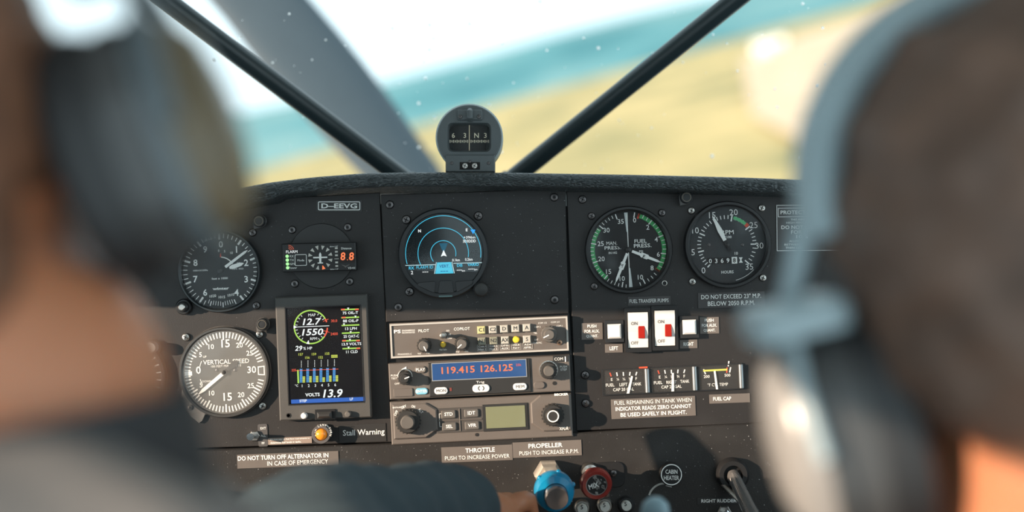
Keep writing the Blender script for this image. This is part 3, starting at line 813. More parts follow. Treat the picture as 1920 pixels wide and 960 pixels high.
# ---------------------------------------------------------------- engine monitor
def monitor():
    cx, cy = 609, 668; tl = 2.2
    t = Thing('engine_monitor', 'tall grey framed engine monitor with colour screen and row of buttons', 'display', cx, cy, 0, tl); k = t.k
    t.part('body', MB().box(171 * k, 230 * k, 0, .011, .0012, r=2 * k), MONITOR, cx, 668.5)
    H = .0112
    mb = MB(); mb.frame(rrect(142 * k, 183 * k), rrect(138 * k, 179 * k), .0100, .0114); t.part('screen_rim', mb, BLACK, 611.5, 664)
    t.part('screen', MB().box(138 * k, 179 * k, .010, .0111), SCREEN, 611.5, 664)
    E = lambda s_, x, y, hh, m=E_WHITE, **kw: t.text(s_, x, y, hh, m, H + .0002, **kw)
    mb = MB(); mb.arc(29.5 * k, 32 * k, -180, 62, H); mb.arc(29.5 * k, 32 * k, 128, 180, H); g_ = t.part('green_arc', mb, E_GREEN, 586, 612)
    mb = MB(); mb.arc(29.5 * k, 32 * k, 62, 75, H); mb.arc(29.5 * k, 32 * k, 95, 128, H); mb.tick(25 * k, 36 * k, 68, 1 * k, H); mb.tick(25 * k, 36 * k, 108, 1 * k, H); t.part('red_arc', mb, E_RED, 586, 612)
    sp = [(a, 25, 29, 1) for a in range(-80, 61, 14) if abs(a) > 25] + [(a, 25, 29, 1) for a in range(120, 261, 14) if abs(a - 180) > 25]
    ticks(t, 586, 612, sp, E_WHITE, H, 'tick_marks'); t.part('divider', MB().box(62 * k, 1.1 * k, 0, .0001), E_WHITE, 586, 612, H)
    E('MAP', 585, 590.5, 5, bold=.03); E('12.7', 585, 603, 12.5, w_px=35, bold=.02, shear=.2); E('1550', 586, 622.5, 12.5, w_px=40, bold=.02, shear=.2); E('RPM', 588, 635, 5, bold=.03)
    for a, yy in ((-88, 0), (192, 0)):
        mb = MB(); mb.tick(25 * k, 32 * k, a, .5 * k, H + .0001, 6 * k); t.part('pointer', mb, E_WHITE, 586, 612)
    E('30.0', 626.5, 601.5, 5, E_RED); E('2400', 626.5, 626, 5, E_RED)
    E('29', 560, 653, 9.5, w_px=14, bold=.02, shear=.2); E('% HP', 577, 653, 5.5)
    for i, (s_, y) in enumerate((('75 OIL-T', 586.5), ('88 OIL-P', 601.5), ('13 LPH', 616), ('25 OAT-C', 630.5), ('13.9 VOLTS', 645), ('11 CLD', 659.5))):
        x = 657 + i * .55
        E(s_, x, y, 5.2, w_px=len(s_) * 3.6, bold=.02)
        mb = MB(); mb.box(33 * k, 2.6 * k, 0, .0001); t.part('range_bar', mb, E_GREEN if i not in (2,) else E_GREEN, x - 1, y - 6.3, H)
        if i != 2 and i != 3:
            for dx in ((-13, 13) if i in (0, 4) else ((-12,) if i == 1 else (13,))):
                t.part('range_bar', MB().box(7 * k, 2.6 * k, 0, .0001), E_RED, x - 1 + dx, y - 6.3, H + .0001)
        mb = MB(); mb.tick(0, 4 * k, 0, .3 * k, 0, 4 * k); t.part('pointer', mb, E_WHITE, x + (-4, 9, -13, -1, -3, -6)[i], y - 5.6, H + .0002)
    # cylinder bars
    t.part('limit_line', MB().box(80 * k, .9 * k, 0, .0001), E_RED, 594, 693.5, H + .0004)
    E('225', 551, 694, 4.2, E_RED)
    t.part('scale_bar', MB().box(3 * k, 25 * k, 0, .0001), E_GREEN, 559, 706, H)
    for i in range(6):
        x = 564.5 + 12.4 * i; base = 717.5 - .4 * i; top = 691 - .5 * i
        for j in range(9): t.part('temperature_bar', MB().box(5 * k, 2.3 * k, 0, .0001), E_BAR, x, base - 1.5 - 2.9 * j, H)
        for j in range(4 if i not in (3,) else 3): t.part('temperature_bar', MB().box(4.6 * k, 2.3 * k, 0, .0001), E_YEL, x + 5.2, base - 1.5 - 3 * j, H)
        for j in range(5): t.part('scale_dot', MB().box(1.2 * k, 1.4 * k, 0, .0001), E_WHITE, x + .6, top - 3 - 2.7 * j, H)
        if i < 5: E(('157', '156', '159', '152', '155')[i], x - .5, (664.5, 670.5, 664, 670, 663)[i], 4.6, E_YEL)
        E(str(i + 1), x + 2, 723.5 - .4 * i, 5.2)
    mb = MB()
    for j in range(4):
        for q in range(2): mb.box(2.4 * k, 2.4 * k, 0, .0001, c=((j - 1.5) * 3 * k, 0, (q - .5) * 3 * k))
    t.part('bar_symbol', mb, E_YEL, 627, 668, H)
    E('°C', 556, 723, 4.5); E('VOLTS', 586, 740, 6.5, w_px=27, bold=.03); E('13.9', 624, 737.5, 15.5, w_px=37, bold=.02, shear=.2)
    t.part('menu_bar', MB().box(137 * k, 7.5 * k, 0, .0001), E_BLUE, 615, 750.5, H)
    E('STEP', 568.5, 751.5, 5, E_WHITE, bold=.02); E('LF', 659, 748, 5, bold=.02)
    t.part('screen_glass', MB().box(138 * k, 179 * k, 0, .0002), DGLASS, 611.5, 664, H + .0008)
    B = .011
    t.part('light_sensor', MB().lathe([(4.5 * k, 0), (4.5 * k, .0004), (3.2 * k, .0004), (3 * k, 0), (0, 0)], 18), FACE, 541, 779, B)
    t.part('white_button', MB().lathe([(6 * k, 0), (6 * k, .004), (4.5 * k, .0055), (0, .006)], 20), mat('button_white', (.75, .75, .75), .4), 571, 779, B)
    t.part('black_button', MB().lathe([(6 * k, 0), (6 * k, .004), (4.5 * k, .005), (0, .0052)], 8), KNOBG, 653, 776, B)
    rk = t.part('rocker_switch', MB().box(38 * k, 19 * k, 0, .0015, .0004), BLACK, 610, 777, B)
    link('rocker_cap', MB().prism([(-14 * k, -6 * k), (13 * k, -6 * k), (13 * k, 6 * k), (-14 * k, 6 * k)], .0015, .007, .002).mesh('rocker_cap'), KNOB, rk)
monitor()

# ---------------------------------------------------------------- stall warning lamp, toggle and placards on the left
def placard(name, label, pix_c, w, h, lines, m=None, y=0.0, tilt=2.4, hts=None, ws_=None, tm=None, bold=.02, dx=None):
    t = Thing(name, label, 'placard', pix_c[0], pix_c[1], y, tilt); k = t.k
    t.part('backing', MB().box(w * k, h * k, 0, .0007, .0001), m or TAPE)
    n = len(lines); c, s_ = math.cos(t.t), math.sin(t.t)
    for i, l in enumerate(lines):
        dz = (i - (n - 1) / 2) * h / (n + .25); off = dx[i] if dx else 0
        t.text(l, pix_c[0] + off * c + dz * s_, pix_c[1] + dz * c - off * s_, hts[i] if hts else h / (n + .25) * .58, tm or WHITE, .0009, w_px=ws_[i] if ws_ else None, bold=bold)
    return t
def lamp():
    t = Thing('stall_warning_lamp', 'amber stall warning lamp with silver lettered rim', 'lamp', 606, 811, 0, 2.4); k = t.k
    t.part('base_nut', MB().lathe([(18 * k, 0), (18 * k, .003), (16 * k, .0035), (13 * k, .0035), (13 * k, .010)], 6), STEEL)
    t.part('collar', MB().lathe([(13 * k, .003), (13 * k, .009), (17.5 * k, .011), (17.5 * k, .0145), (16.5 * k, .0152), (12 * k, .0152), (11 * k, .0135), (11 * k, .003)], 36), mat('lamp_rim', (.16, .15, .15), .4, metal=.4))
    t.part('amber_lens', MB().lathe([(11.2 * k, .012), (10 * k, .0155), (6 * k, .0175), (0, .018)], 28), mat('amber_lens', (.85, .27, .02), .18, coat=.6, emit=.18))
    s_ = 'DIM·LENS·TURN'
    for i, ch in enumerate(s_):
        if ch == '·': continue
        a = -110 + 220 * i / (len(s_) - 1); x, y = pol(606, 811, 14.4, a)
        t.text(ch, x, y, 3.6, WHITE, .0155, roll=-a, name='rim_letter')
lamp()
placard('placard', 'black tape reading Stall Warning beside the amber lamp', (680, 812), 88, 34, ['Stall Warning'], DISCB, hts=[14], ws_=[78], bold=.035, dx=[2])
t = Thing('toggle_switch', 'small steel toggle switch on a grey three position plate', 'switch', 484, 816); k = t.k
t.part('position_plate', MB().box(18 * k, 42 * k, 0, .0007, r=3 * k), mat('plate_grey', (.09, .085, .085), .45), 493, 816)
for s_, y in (('EXT', 803), ('ALL', 817), ('FF', 831)): t.text(s_, 493.5, y, 4.2, WHITE, .0008)
t.part('nut', MB().lathe([(10.5 * k, 0), (10.5 * k, .003), (9 * k, .0036), (0, .0036)], 6), STEEL, 478, 817)
t.part('lever', MB().tube([(0, -.003, 0), (-.001, -.010, .0008), (-.0015, -.016, .001)], [.0022, .0024, .0034], 14), CHROME, 478, 817)
placard('placard', 'small pale bronze placard with two lines of fine print beside the toggle', (544, 826), 82, 12.5, ['Do not rely on fuel flow instruments to', 'determine fuel levels in tanks.'], mat('tape_bronze', (.32, .25, .21), .45), hts=[3.6, 3.6], ws_=[74, 58], bold=.02, dx=[0, -8])
placard('placard', 'grey placard about the alternator in emergency at lower left', (540, 862), 190, 26, ['DO NOT TURN OFF ALTERNATOR IN', 'IN CASE OF EMERGENCY'], TAPE, -.006, 2.2, [8.5, 8.5], [170, 114], dx=[-9, 18])
# knob and dark gauge half hidden behind the pilot
t = Thing('panel_dial', 'dark round dial mostly hidden behind the pilot at left', 'gauge', 232, 708); k = t.k
bezel(t, 232, 708, 82, 73); dial(t, 232, 708, 74)
ticks(t, 232, 708, [(a, 62, 72, 2) for a in range(0, 340, 12)]); needle(t, 232, 708, 60, [(-12, 3), (50, 2), (62, .5)], WHITE, .003); hub(t, 232, 708, 5, .0035); pane(t, 232, 708, 74, .0055)
t.screw(297, 775, m=STEEL)
kb = t.part('dial_knob', MB().lathe([(14 * k, 0), (14 * k, .004), (11 * k, .005), (0, .005)], 24), KNOB, 289, 650)  # panel knob of unknown use, attached to this dial
link('cap', MB().lathe([(11 * k, .004), (11 * k, .012), (9 * k, .014), (0, .014)], 24).mesh('cap'), mat('knob_pale', (.55, .53, .5), .4), kb)

# ---------------------------------------------------------------- round traffic display
def round_display():
    cx, cy = 832, 475
    t = Thing('traffic_display', 'round glass traffic radar display with cyan rings and three buttons', 'display', cx, cy, -.002, 1.5); k = t.k
    R1 = 84.5
    t.part('body', MB().lathe([(R1 * k, 0), (R1 * k, .009), ((R1 - 2.5) * k, .0105), ((R1 - 9) * k, .0105), ((R1 - 11) * k, .0095), (0, .0095)], 72), mat('display_black', (.018, .019, .021), .35), cx, cy)
    H = .0097
    # screen: circle cut off at the bottom
    pts = [p for p in circ(72 * k, 72) if p[1] > -36 * k]
    pts.sort(key=lambda p: (math.atan2(p[1], p[0]) - R(-90)) % (2 * math.pi))
    t.part('screen', MB().prism(pts, .0090, H), mat('screen_teal_black', (.003, .008, .011), .12, emit=.15), cx, cy)
    E = lambda s_, x, y, hh, m=E_WHITE, **kw: t.text(s_, x, y, hh, m, H + .0003, **kw)
    for i, (r, a0, a1) in enumerate(((23, -128, 105), (46.5, -115, 100), (69.5, -105, 98))):
        mb = MB(); mb.arc(r * k, (r + 1.1) * k, a0, a1, H + .0001, 50); t.part('range_ring', mb, E_CYAN, cx, cy)
    mb = MB(); mb.prism([(0, 0), (8 * k, 20 * k), (-8 * k, 20 * k)], 0, .0001); t.part('track_beam', mb, emis('lit_beam', (.01, .13, .22), .6), cx, 476, H)
    mb = MB(); mb.prism([(-5.5 * k, -5 * k), (0, -3 * k), (5.5 * k, -5 * k), (0, 7.5 * k)], 0, .0002); t.part('own_aircraft', mb, E_WHITE, cx, 476, H)
    mb = MB(); mb.prism([(0, -5 * k), (5 * k, 3.5 * k), (-5 * k, 3.5 * k)], 0, .0001); t.part('target_mark', mb, emis('lit_sky', (.02, .32, .9), .9), 887, 434, H)
    E('N', 786.7, 433, 5.5, bold=.03); E('E', 875, 431, 5.5, bold=.03); E('+396m', 880, 445, 5, w_px=22); E('3D3DDD', 880, 452, 5.5, w_px=24, bold=.02)
    E('0.1km', 855, 487.5, 5.2, w_px=14); E('0.2km', 879, 486.3, 5.2, w_px=14)
    mb = MB(); mb.prism([(-17 * k, -10.5 * k), (17 * k, -10.5 * k), (13 * k, 10.5 * k), (-13 * k, 10.5 * k)], 0, .0001); t.part('menu_tab', mb, emis('lit_tab', (.09, .62, .85), .75), 833, 502.3, H)
    ln = emis('lit_line', (.6, .85, .9), .75)
    t.part('menu_line', MB().box(56 * k, 1.2 * k, 0, .0001), ln, 788, 497, H); t.part('menu_line', MB().box(57 * k, 1.2 * k, 0, .0001), ln, 879, 493, H)
    for sx in (-1, 1):
        mb = MB(); mb.prism([(sx * 14.5 * k - .6 * k, 11 * k), (sx * 14.5 * k + .6 * k, 11 * k), (sx * 18.5 * k + .6 * k, -10.5 * k), (sx * 18.5 * k - .6 * k, -10.5 * k)][::-1], 0, .0001); t.part('menu_line', mb, ln, 833, 502.3, H)
    E('RX', 771.5, 502.5, 5.5, E_CYAN, bold=.02); E('2', 772.5, 511, 6.5); E('FLARM ID', 796.5, 501, 5.5, E_CYAN, w_px=31, bold=.02); E('---', 797.5, 510, 1.2, w_px=11)
    E('VERT.', 833, 499, 5.5, E_DBLUE, w_px=19, bold=.02); E('---', 833, 508.5, 1.2, E_DBLUE, w_px=14); E('DIS', 862, 497.5, 5.5, E_CYAN, bold=.02); E('VARIO', 887, 496, 5.5, E_CYAN, w_px=21, bold=.02)
    E('---', 861, 506.5, 1.2, w_px=9); E('km', 869, 507.5, 3.5); E('---', 883, 504.5, 1.2, w_px=10); E('fpm', 892, 505.5, 4)
    t.part('screen_glass', MB().prism(pts, 0, .0002), DGLASS, cx, cy, H + .0006)
    bm_ = mat('button_dark', (.035, .036, .038), .42)
    t.part('button', MB().prism([(x * k, z * k) for x, z in ((-17, 6), (-15, 1), (12, -12), (15, -11), (17, 8), (15, 10), (-14, 8.5))], 0, .0016, .0005), bm_, 800, 537.5, .0095)
    t.part('button', MB().prism([(x * k, z * k) for x, z in ((-15, -11), (-12, -12.5), (12, -12.5), (15, -11), (12, 10), (10, 11.5), (-10, 11.5), (-12, 10))], 0, .0016, .0005), bm_, 836, 537.5, .0095)
    t.part('button', MB().prism([(x * k, z * k) for x, z in ((-15, -11), (-12, -12), (15, 2), (17, 7), (14, 9.5), (-15, 8), (-17, 6))], 0, .0016, .0005), bm_, 871, 535, .0095)
    t.part('card_slot', MB().box(25 * k, 3 * k, 0, .0004), mat('slot_teal', (.12, .2, .2), .4), 835.5, 555.3, .0105)
    kn = MB(); kn.lathe([(14.5 * k, 0), (14.5 * k, .009), (11.5 * k, .0125), (9 * k, .013), (0, .013)], 32)
    kb = t.part('knob', kn, KNOB, 903, 542, .006)
    for i in range(16):
        a = 2 * math.pi * i / 16
        link('knob_ridge', MB().box(1.6 * k, 1.6 * k, .001, .0095, c=(14.6 * k * math.cos(a), 0, 14.6 * k * math.sin(a))).mesh('knob_ridge'), KNOB, kb)
    for x, y in ((762, 412), (897, 405), (768, 547)): t.screw(x, y, 8.5, m=DSTEEL)
round_display()

# ---------------------------------------------------------------- manifold and fuel pressure dial
def dual_gauge():
    cx, cy = 1178, 468.5
    t = Thing('pressure_gauge', 'round dual dial for manifold and fuel pressure with two green arcs', 'gauge', cx, cy); k = t.k
    bezel(t, cx, cy, 82, 73, None, .009); dial(t, cx, cy, 74)
    mb = MB(); mb.arc(63 * k, 70.5 * k, -141, -52, .0012); mb.arc(63 * k, 70.5 * k, 21, 126, .0012); t.part('green_arc', mb, GREEN, cx, cy)
    mb = MB(); mb.tick(61 * k, 71 * k, 19, 3 * k, .0013); mb.tick(61 * k, 71 * k, 127, 3 * k, .0013); t.part('red_mark', mb, RED, cx, cy)
    sp = []
    for v in range(9, 36):
        a = -168 + 6.01 * (v - 10)
        if v >= 9 and v % 1 == 0: sp.append((a, 61 if v % 5 == 0 else 65, 71, 2 if v % 5 == 0 else 1.3))
    for v in range(0, 23):
        a = 12 + 7.2 * v
        if a < 170: sp.append((a, 61 if v % 4 == 0 else 64.5, 71, 2 if v % 4 == 0 else 1.4))
    ticks(t, cx, cy, sp)
    ticks(t, cx, cy, [(0, 4, 68, 1.6), (180, 4, 68, 1.6)], name='divider')
    for a in (-1.5, 178.5):
        mb = MB(); mb.tick(34 * k, 70 * k, a, 2.4 * k, .0012, 6.5 * k); t.part('divider_wedge', mb, mat('wedge_grey', (.62, .66, .66), .5), cx, cy)
    for v in (10, 15, 20, 25, 30, 35):
        x, y = pol(cx, cy, 55, -168 + 6.01 * (v - 10) + (3 if v == 35 else 0)); t.text(str(v), x + (2 if v in (20, 25) else 0), y, 9, WHITE, .0014, bold=.005, name='numeral')
    for v, rr in ((0, 57), (2, 56), (4, 56), (6, 57), (8, 56), (10, 56)):
        x, y = pol(cx, cy, rr, 12 + 14.4 * v); t.text(str(v), x, y, 9, WHITE, .0014, bold=.005, name='numeral')
    t.text('MAN.', 1147, 456, 6.5, WHITE, .0014, w_px=20); t.text('PRESS.', 1149, 464.5, 6.5, WHITE, .0014, w_px=31); t.text('IN HG', 1149, 474, 4.2, WHITE, .0014)
    t.text('FUEL', 1201, 452, 7, WHITE, .0014, w_px=23); t.text('PRESS.', 1205, 460.5, 7, WHITE, .0014, w_px=33); t.text('PSI', 1202, 471.5, 4.5, WHITE, .0014)
    for a, ch in ((-156, 'M'), (113.5, 'F')):
        needle(t, cx, cy, a + 180, [(-4, 2), (8, 2.2), (22, 1.4)], FACE, .0028, 'needle_tail')
        needle(t, cx, cy, a, [(7, 2.4), (24, 2.6), (26, 4.6), (38, 4.6), (40, 2.6), (58, 2.2), (65, .4)], WHITE, .003)
        x, y = pol(cx, cy, 32, a); t.text(ch, x, y, 6.5, FACE, .0037, bold=.03, name='needle_letter', roll=-22)
    hub(t, cx, cy, 5, .0035); pane(t, cx, cy, 74, .0065)
    for x, y in ((1109, 405), (1241, 399), (1114, 537)): t.screw(x, y, 7)
    hl = t.part('screw_hole', MB().lathe([(5 * k, 0), (5 * k, .0006), (3.8 * k, .0007), (3.6 * k, .0002)], 18), STEEL, 1246, 531)
    link('dark_bore', MB().lathe([(3.8 * k, .0004), (0, .0004)], 16).mesh('dark_bore'), FACE, hl)
dual_gauge()

def tach():
    cx, cy = 1362.5, 459
    t = Thing('tachometer', 'round RPM dial with hour counter and white needle near 15', 'gauge', cx, cy); k = t.k
    bezel(t, cx, cy, 81.5, 72, None, .010); dial(t, cx, cy, 73, mat('tach_face', (.022, .026, .03), .55))
    tab = [(0, -137), (5, -102), (10, -65), (15, -26), (20, 12.5), (25, 53.5), (30, 91), (35, 133)]
    sp = []
    for v in range(0, 36): sp.append((interp(tab, v), 44.5 if v % 5 == 0 else 48.5, 55.5, 2.4 if v % 5 == 0 else 1.6))
    ticks(t, cx, cy, sp)
    mb = MB(); mb.arc(49 * k, 55 * k, 16, 44, .0014); t.part('green_arc', mb, mat('tach_green', (.1, .5, .2), .5), cx, cy)
    mb = MB(); mb.arc(48.5 * k, 56 * k, 44.5, 51, .0014); t.part('red_arc', mb, RED, cx, cy)
    for v, x, y in ((0, 1319, 507), (5, 1299.5, 473), (10, 1304, 432), (15, 1335.5, 403.5), (20, 1375.5, 398), (25, 1413, 422), (30, 1424, 460.5), (35, 1405, 500)):
        t.text(str(v), x, y, 11.5, WHITE, .0014, bold=0, name='numeral')
    t.text('RPM', 1364, 435.5, 8, WHITE, .0014, w_px=23); t.text('X100', 1364, 444.5, 5, WHITE, .0014); t.text('HOURS', 1364, 510, 5.5, WHITE, .0014, w_px=23); t.text('10', 1380.5, 475, 5.5, WHITE, .0014)
    for i, ch in enumerate('0369'):
        t.part('counter_wheel', MB().box(9.5 * k, 12.5 * k, 0, .0005), FACE, 1332 + 11 * i, 489.5 - .4 * i, .0011); t.text(ch, 1332 + 11 * i, 489.5 - .4 * i, 8.5, WHITE, .0018, bold=.015, name='numeral')
    t.part('counter_wheel', MB().box(10 * k, 12.5 * k, 0, .0005), WHITE, 1377, 488, .0011); t.text('8', 1377, 488, 8.5, FACE, .0018, bold=.015, name='numeral')
    mb = MB(); mb.prism([(-3.5 * k, -5 * k), (3.5 * k, -5 * k), (1 * k, 0), (3.5 * k, 5 * k), (-3.5 * k, 5 * k), (-1 * k, 0)], 0, .0002); t.part('hourglass_mark', mb, WHITE, 1389, 487.5, .0012)
    mb = MB(); mb.arc(68 * k, 69 * k, 135, 168, .0012); t.part('lower_scale', mb, WHITE, cx, cy)
    for x in (1329, 1392): t.screw(x, 459, 3, .001, tall=.5)
    needle(t, cx, cy, -24.5, [(9, 3.2), (30, 4.6), (50, 2.6), (61, .5)], WHITE, .003)
    needle(t, cx, cy, 155, [(-9, 3), (14, 3)], FACE, .0028, 'needle_tail'); hub(t, cx, cy, 4, .0033); pane(t, cx, cy, 73, .0075)
    for x, y in ((1296, 395), (1428, 390), (1298, 528), (1430, 521)): t.screw(x, y, 7, m=STEEL)
tach()

# ---------------------------------------------------------------- pump switches, push buttons, placards on the right
placard('placard', 'dark placard reading FUEL TRANSFER PUMPS above the rocker switches', (1217, 564), 80, 17, ['FUEL TRANSFER PUMPS'], TAPED, 0, 1.5, [7], [73])
placard('placard', 'dark two line placard limiting manifold pressure below 2050 R.P.M.', (1371, 562), 125, 29, ['DO NOT EXCEED 23" M.P.', 'BELOW 2050 R.P.M.'], TAPED, 0, 1.5, [8.5, 8.5], [112, 88])
placard('placard', 'placard PUSH FOR AUX. QUANT. left of the left push button', (1110, 621), 40, 31, ['PUSH', 'FOR AUX.', 'QUANT.'], TAPE, 0, 1.5, [6, 6, 6], [17, 28, 22])
placard('placard', 'placard PUSH FOR AUX. QUANT. right of the right push button', (1330, 610), 36, 31, ['PUSH', 'FOR AUX.', 'QUANT.'], TAPE, 0, 1.5, [6, 6, 6], [17, 28, 22])
placard('placard', 'small placard reading LEFT under the push button', (1151, 653), 33, 16, ['LEFT'], TAPE, 0, 1.5, [7], [16])
placard('placard', 'small placard reading RIGHT under the push button', (1291, 645), 33, 16, ['RIGHT'], TAPE, 0, 1.5, [7], [19])
placard('placard', 'grey three line placard about fuel remaining below the fuel gauges', (1225, 764), 158, 37, ['FUEL REMAINING IN TANK WHEN', 'INDICATOR READS ZERO CANNOT', 'BE USED SAFELY IN FLIGHT.'], TAPE, 0, 2.5, [7.5, 7.5, 7.5], [145, 142, 124])
placard('placard', 'small grey placard starting FUEL CAP at right below the gauges', (1368, 747), 76, 17, ['FUEL CAP'], TAPE, 0, 2.0, [7], [34], dx=[-14])
def protect():
    t = Thing('placard', 'black engine protection placard with double white border beside the tachometer', 'placard', 1530, 427, 0, 0.5); k = t.k
    t.part('backing', MB().box(150 * k, 88 * k, 0, .0006), TAPED)
    mb = MB(); mb.frame(rrect(148 * k, 86 * k), rrect(146 * k, 84 * k), .0006, .0008); t.part('border', mb, WHITE)
    mb = MB(); mb.frame(rrect(143 * k, 17 * k), rrect(141 * k, 15 * k), .0006, .0008); t.part('border', mb, WHITE, 1530, 398)
    for s_, x, y, hh, w in (('PROTECT Y', 1492, 398, 7, 57), ('THIS AIRC', 1496, 411.5, 3.6, 27), ('HIGH PERFORM', 1497, 417.5, 3.6, 45), ('DO NOT CH', 1494, 426, 7, 58), ('FOR M', 1499, 435, 7, 31), ('10 S', 1504, 443.5, 6.5, 22), ('ALLOW', 1490, 452, 3.6, 20), ('BETWEEN', 1487, 458.5, 3.6, 32), ('THEN LET', 1488, 464.5, 3.6, 30)):
        t.text(s_, x, y, hh, WHITE, .0008, w_px=w, bold=.015)
protect()

def rocker(cx, cy, label):
    t = Thing('rocker_switch', label, 'switch', cx, cy, 0, 1.5); k = t.k
    mb = MB(); mb.frame(rrect(49 * k, 83 * k, 2 * k), rrect(39 * k, 69 * k, 1 * k), 0, .007); t.part('frame', mb, BLACK)
    t.part('base', MB().box(40 * k, 70 * k, 0, .003), FACE)
    # paddle: upper half tipped out
    w = 18.5 * k; z = 33 * k
    prof = [(z, .0095), (z * .55, .0105), (z * -.1, .0075), (-z, .0055)]
    mb = MB(); vs = []
    for zz, h in prof: vs += [(-w, -h, zz), (w, -h, zz)]
    vs += [(-w, -.002, z), (w, -.002, z), (-w, -.002, -z), (w, -.002, -z)]
    mb.add(vs, [[0, 1, 3, 2], [2, 3, 5, 4], [4, 5, 7, 6], [8, 9, 1, 0], [6, 7, 11, 10], [0, 2, 4, 6, 10, 8], [1, 9, 11, 7, 5, 3], [8, 10, 11, 9]])
    pd = t.part('paddle', mb, mat('switch_white', (.82, .80, .76), .35, var=.04))
    t.part('red_window', MB().box(12.5 * k, 24 * k, 0, .0032, .0004), mat('red_lens', (.36, .016, .008), .25), cx + 7.5, cy + 4, .0058)
    dk = mat('print_grey', (.16, .15, .15), .6)
    t.text('ON', cx - 6, cy - 11.5, 6.5, dk, .0101, w_px=12, pitch=15.7); t.text('OFF', cx - 5, cy + 25, 6.5, dk, .0063, w_px=14, pitch=7.6)
rocker(1195, 618, 'white rocker switch with red window, nearer the LEFT button')
rocker(1245, 614.5, 'white rocker switch with red window, nearer the RIGHT button')
def push(cx, cy, label):
    t = Thing('push_button', label, 'button', cx, cy, 0, 2); k = t.k
    mb = MB(); mb.frame(rrect(35 * k, 41 * k, 1 * k), rrect(27 * k, 29 * k, 1 * k), 0, .006); t.part('frame', mb, BLACKM)
    t.part('cap', MB().box(25 * k, 27 * k, 0, .0085, .0015, r=1 * k), mat('switch_white', (.82, .80, .76), .35))
push(1151, 620.5, 'square white push button left of the rockers')
push(1291, 612.5, 'square white push button right of the rockers')

def cluster():
    t = Thing('fuel_gauge_cluster', 'row of three small black strip gauges for fuel and cylinder temperature', 'gauge', 1260, 711, 0, 2.7); k = t.k
    t.part('backing', MB().box(262 * k, 46 * k, -.003, .0006), FACE)
    mb = MB(); mb.frame(rrect(264 * k, 49 * k), rrect(260 * k, 45 * k), 0, .002); t.part('rim', mb, BLACKM)
    for x in (1213, 1302, 1389): t.part('divider_post', MB().tube([(0, -.002, -22 * k), (0, -.002, 22 * k)], 4.5 * k, 12), mat('post_grey', (.3, .32, .33), .3, metal=.7), x, 711 - (x - 1260) * .047)
    H = .0009
    for gx, gy, name in ((1171, 716, 'LEFT'), (1258, 711.5, 'RIGHT')):
        x0 = gx - 31 if name == 'LEFT' else gx - 24
        for i, s_ in enumerate(('E', '¼', '½', '¾', 'F')):
            xx = gx + (-25 + 11.5 * i) if name == 'LEFT' else gx + (-22 + 11.5 * i)
            yy = gy - 9 - .4 * i
            mb = MB(); mb.tick(0, 7 * k, (-18, -8, 0, 10, 20)[i], 2.2 * k, 0); t.part('tick_mark', mb, RED if i == 0 else WHITE, xx, yy - 1.5, H)
            t.text(s_, xx + 1, yy + 4.5, 5.2, WHITE, H, bold=.01, name='numeral')
        if name == 'LEFT':
            t.text('FUEL', 1144, 722, 5.8, WHITE, H, w_px=16); t.text('LEFT', 1169, 721, 5.8, WHITE, H, w_px=15); t.text('TANK', 1194, 720, 5.8, WHITE, H, w_px=17); t.text('CAP 20 GAL', 1169, 730, 5.8, WHITE, H, w_px=39)
            needle(t, 1177, 738, 16, [(0, 2.4), (34, 1.8)], WHITE, .0016)
        else:
            t.text('FUEL', 1234, 717.5, 5.8, WHITE, H, w_px=16); t.text('RIGHT', 1259, 716.5, 5.8, WHITE, H, w_px=19); t.text('TANK', 1284, 715, 5.8, WHITE, H, w_px=17); t.text('CAP 20 GAL', 1259, 725, 5.8, WHITE, H, w_px=38)
            needle(t, 1261, 734, 3, [(0, 2.4), (35, 1.8)], WHITE, .0016)
    mb = MB(); mb.box(45 * k, 3.4 * k, 0, .0003); t.part('yellow_band', mb, mat('band_yellow', (.7, .68, .12), .5), 1341, 694, H)
    for x, y, a, m in ((1321, 697, -20, WHITE), (1363, 694, 8, RED), (1369, 693.5, 14, WHITE), (1366, 682, 10, WHITE)):
        mb = MB(); mb.tick(-5 * k, 5 * k, a, 2.4 * k, 0); t.part('tick_mark', mb, m, x, y, H)
    t.text('200', 1325, 706, 5.5, WHITE, H); t.text('500', 1364, 703.5, 5.5, WHITE, H); t.text('°F CYL TEMP', 1346, 721, 6, WHITE, H, w_px=38)
    needle(t, 1344, 730, -5, [(0, 2), (35, 1.7)], WHITE, .0016)
    t.part('window_pane', MB().box(260 * k, 45 * k, 0, .0002), GLASS, 1260, 711, .0019)
    t.part('red_tab', MB().box(16 * k, 3 * k, 0, .0006), RED, 1206, 689, .0018)
cluster()

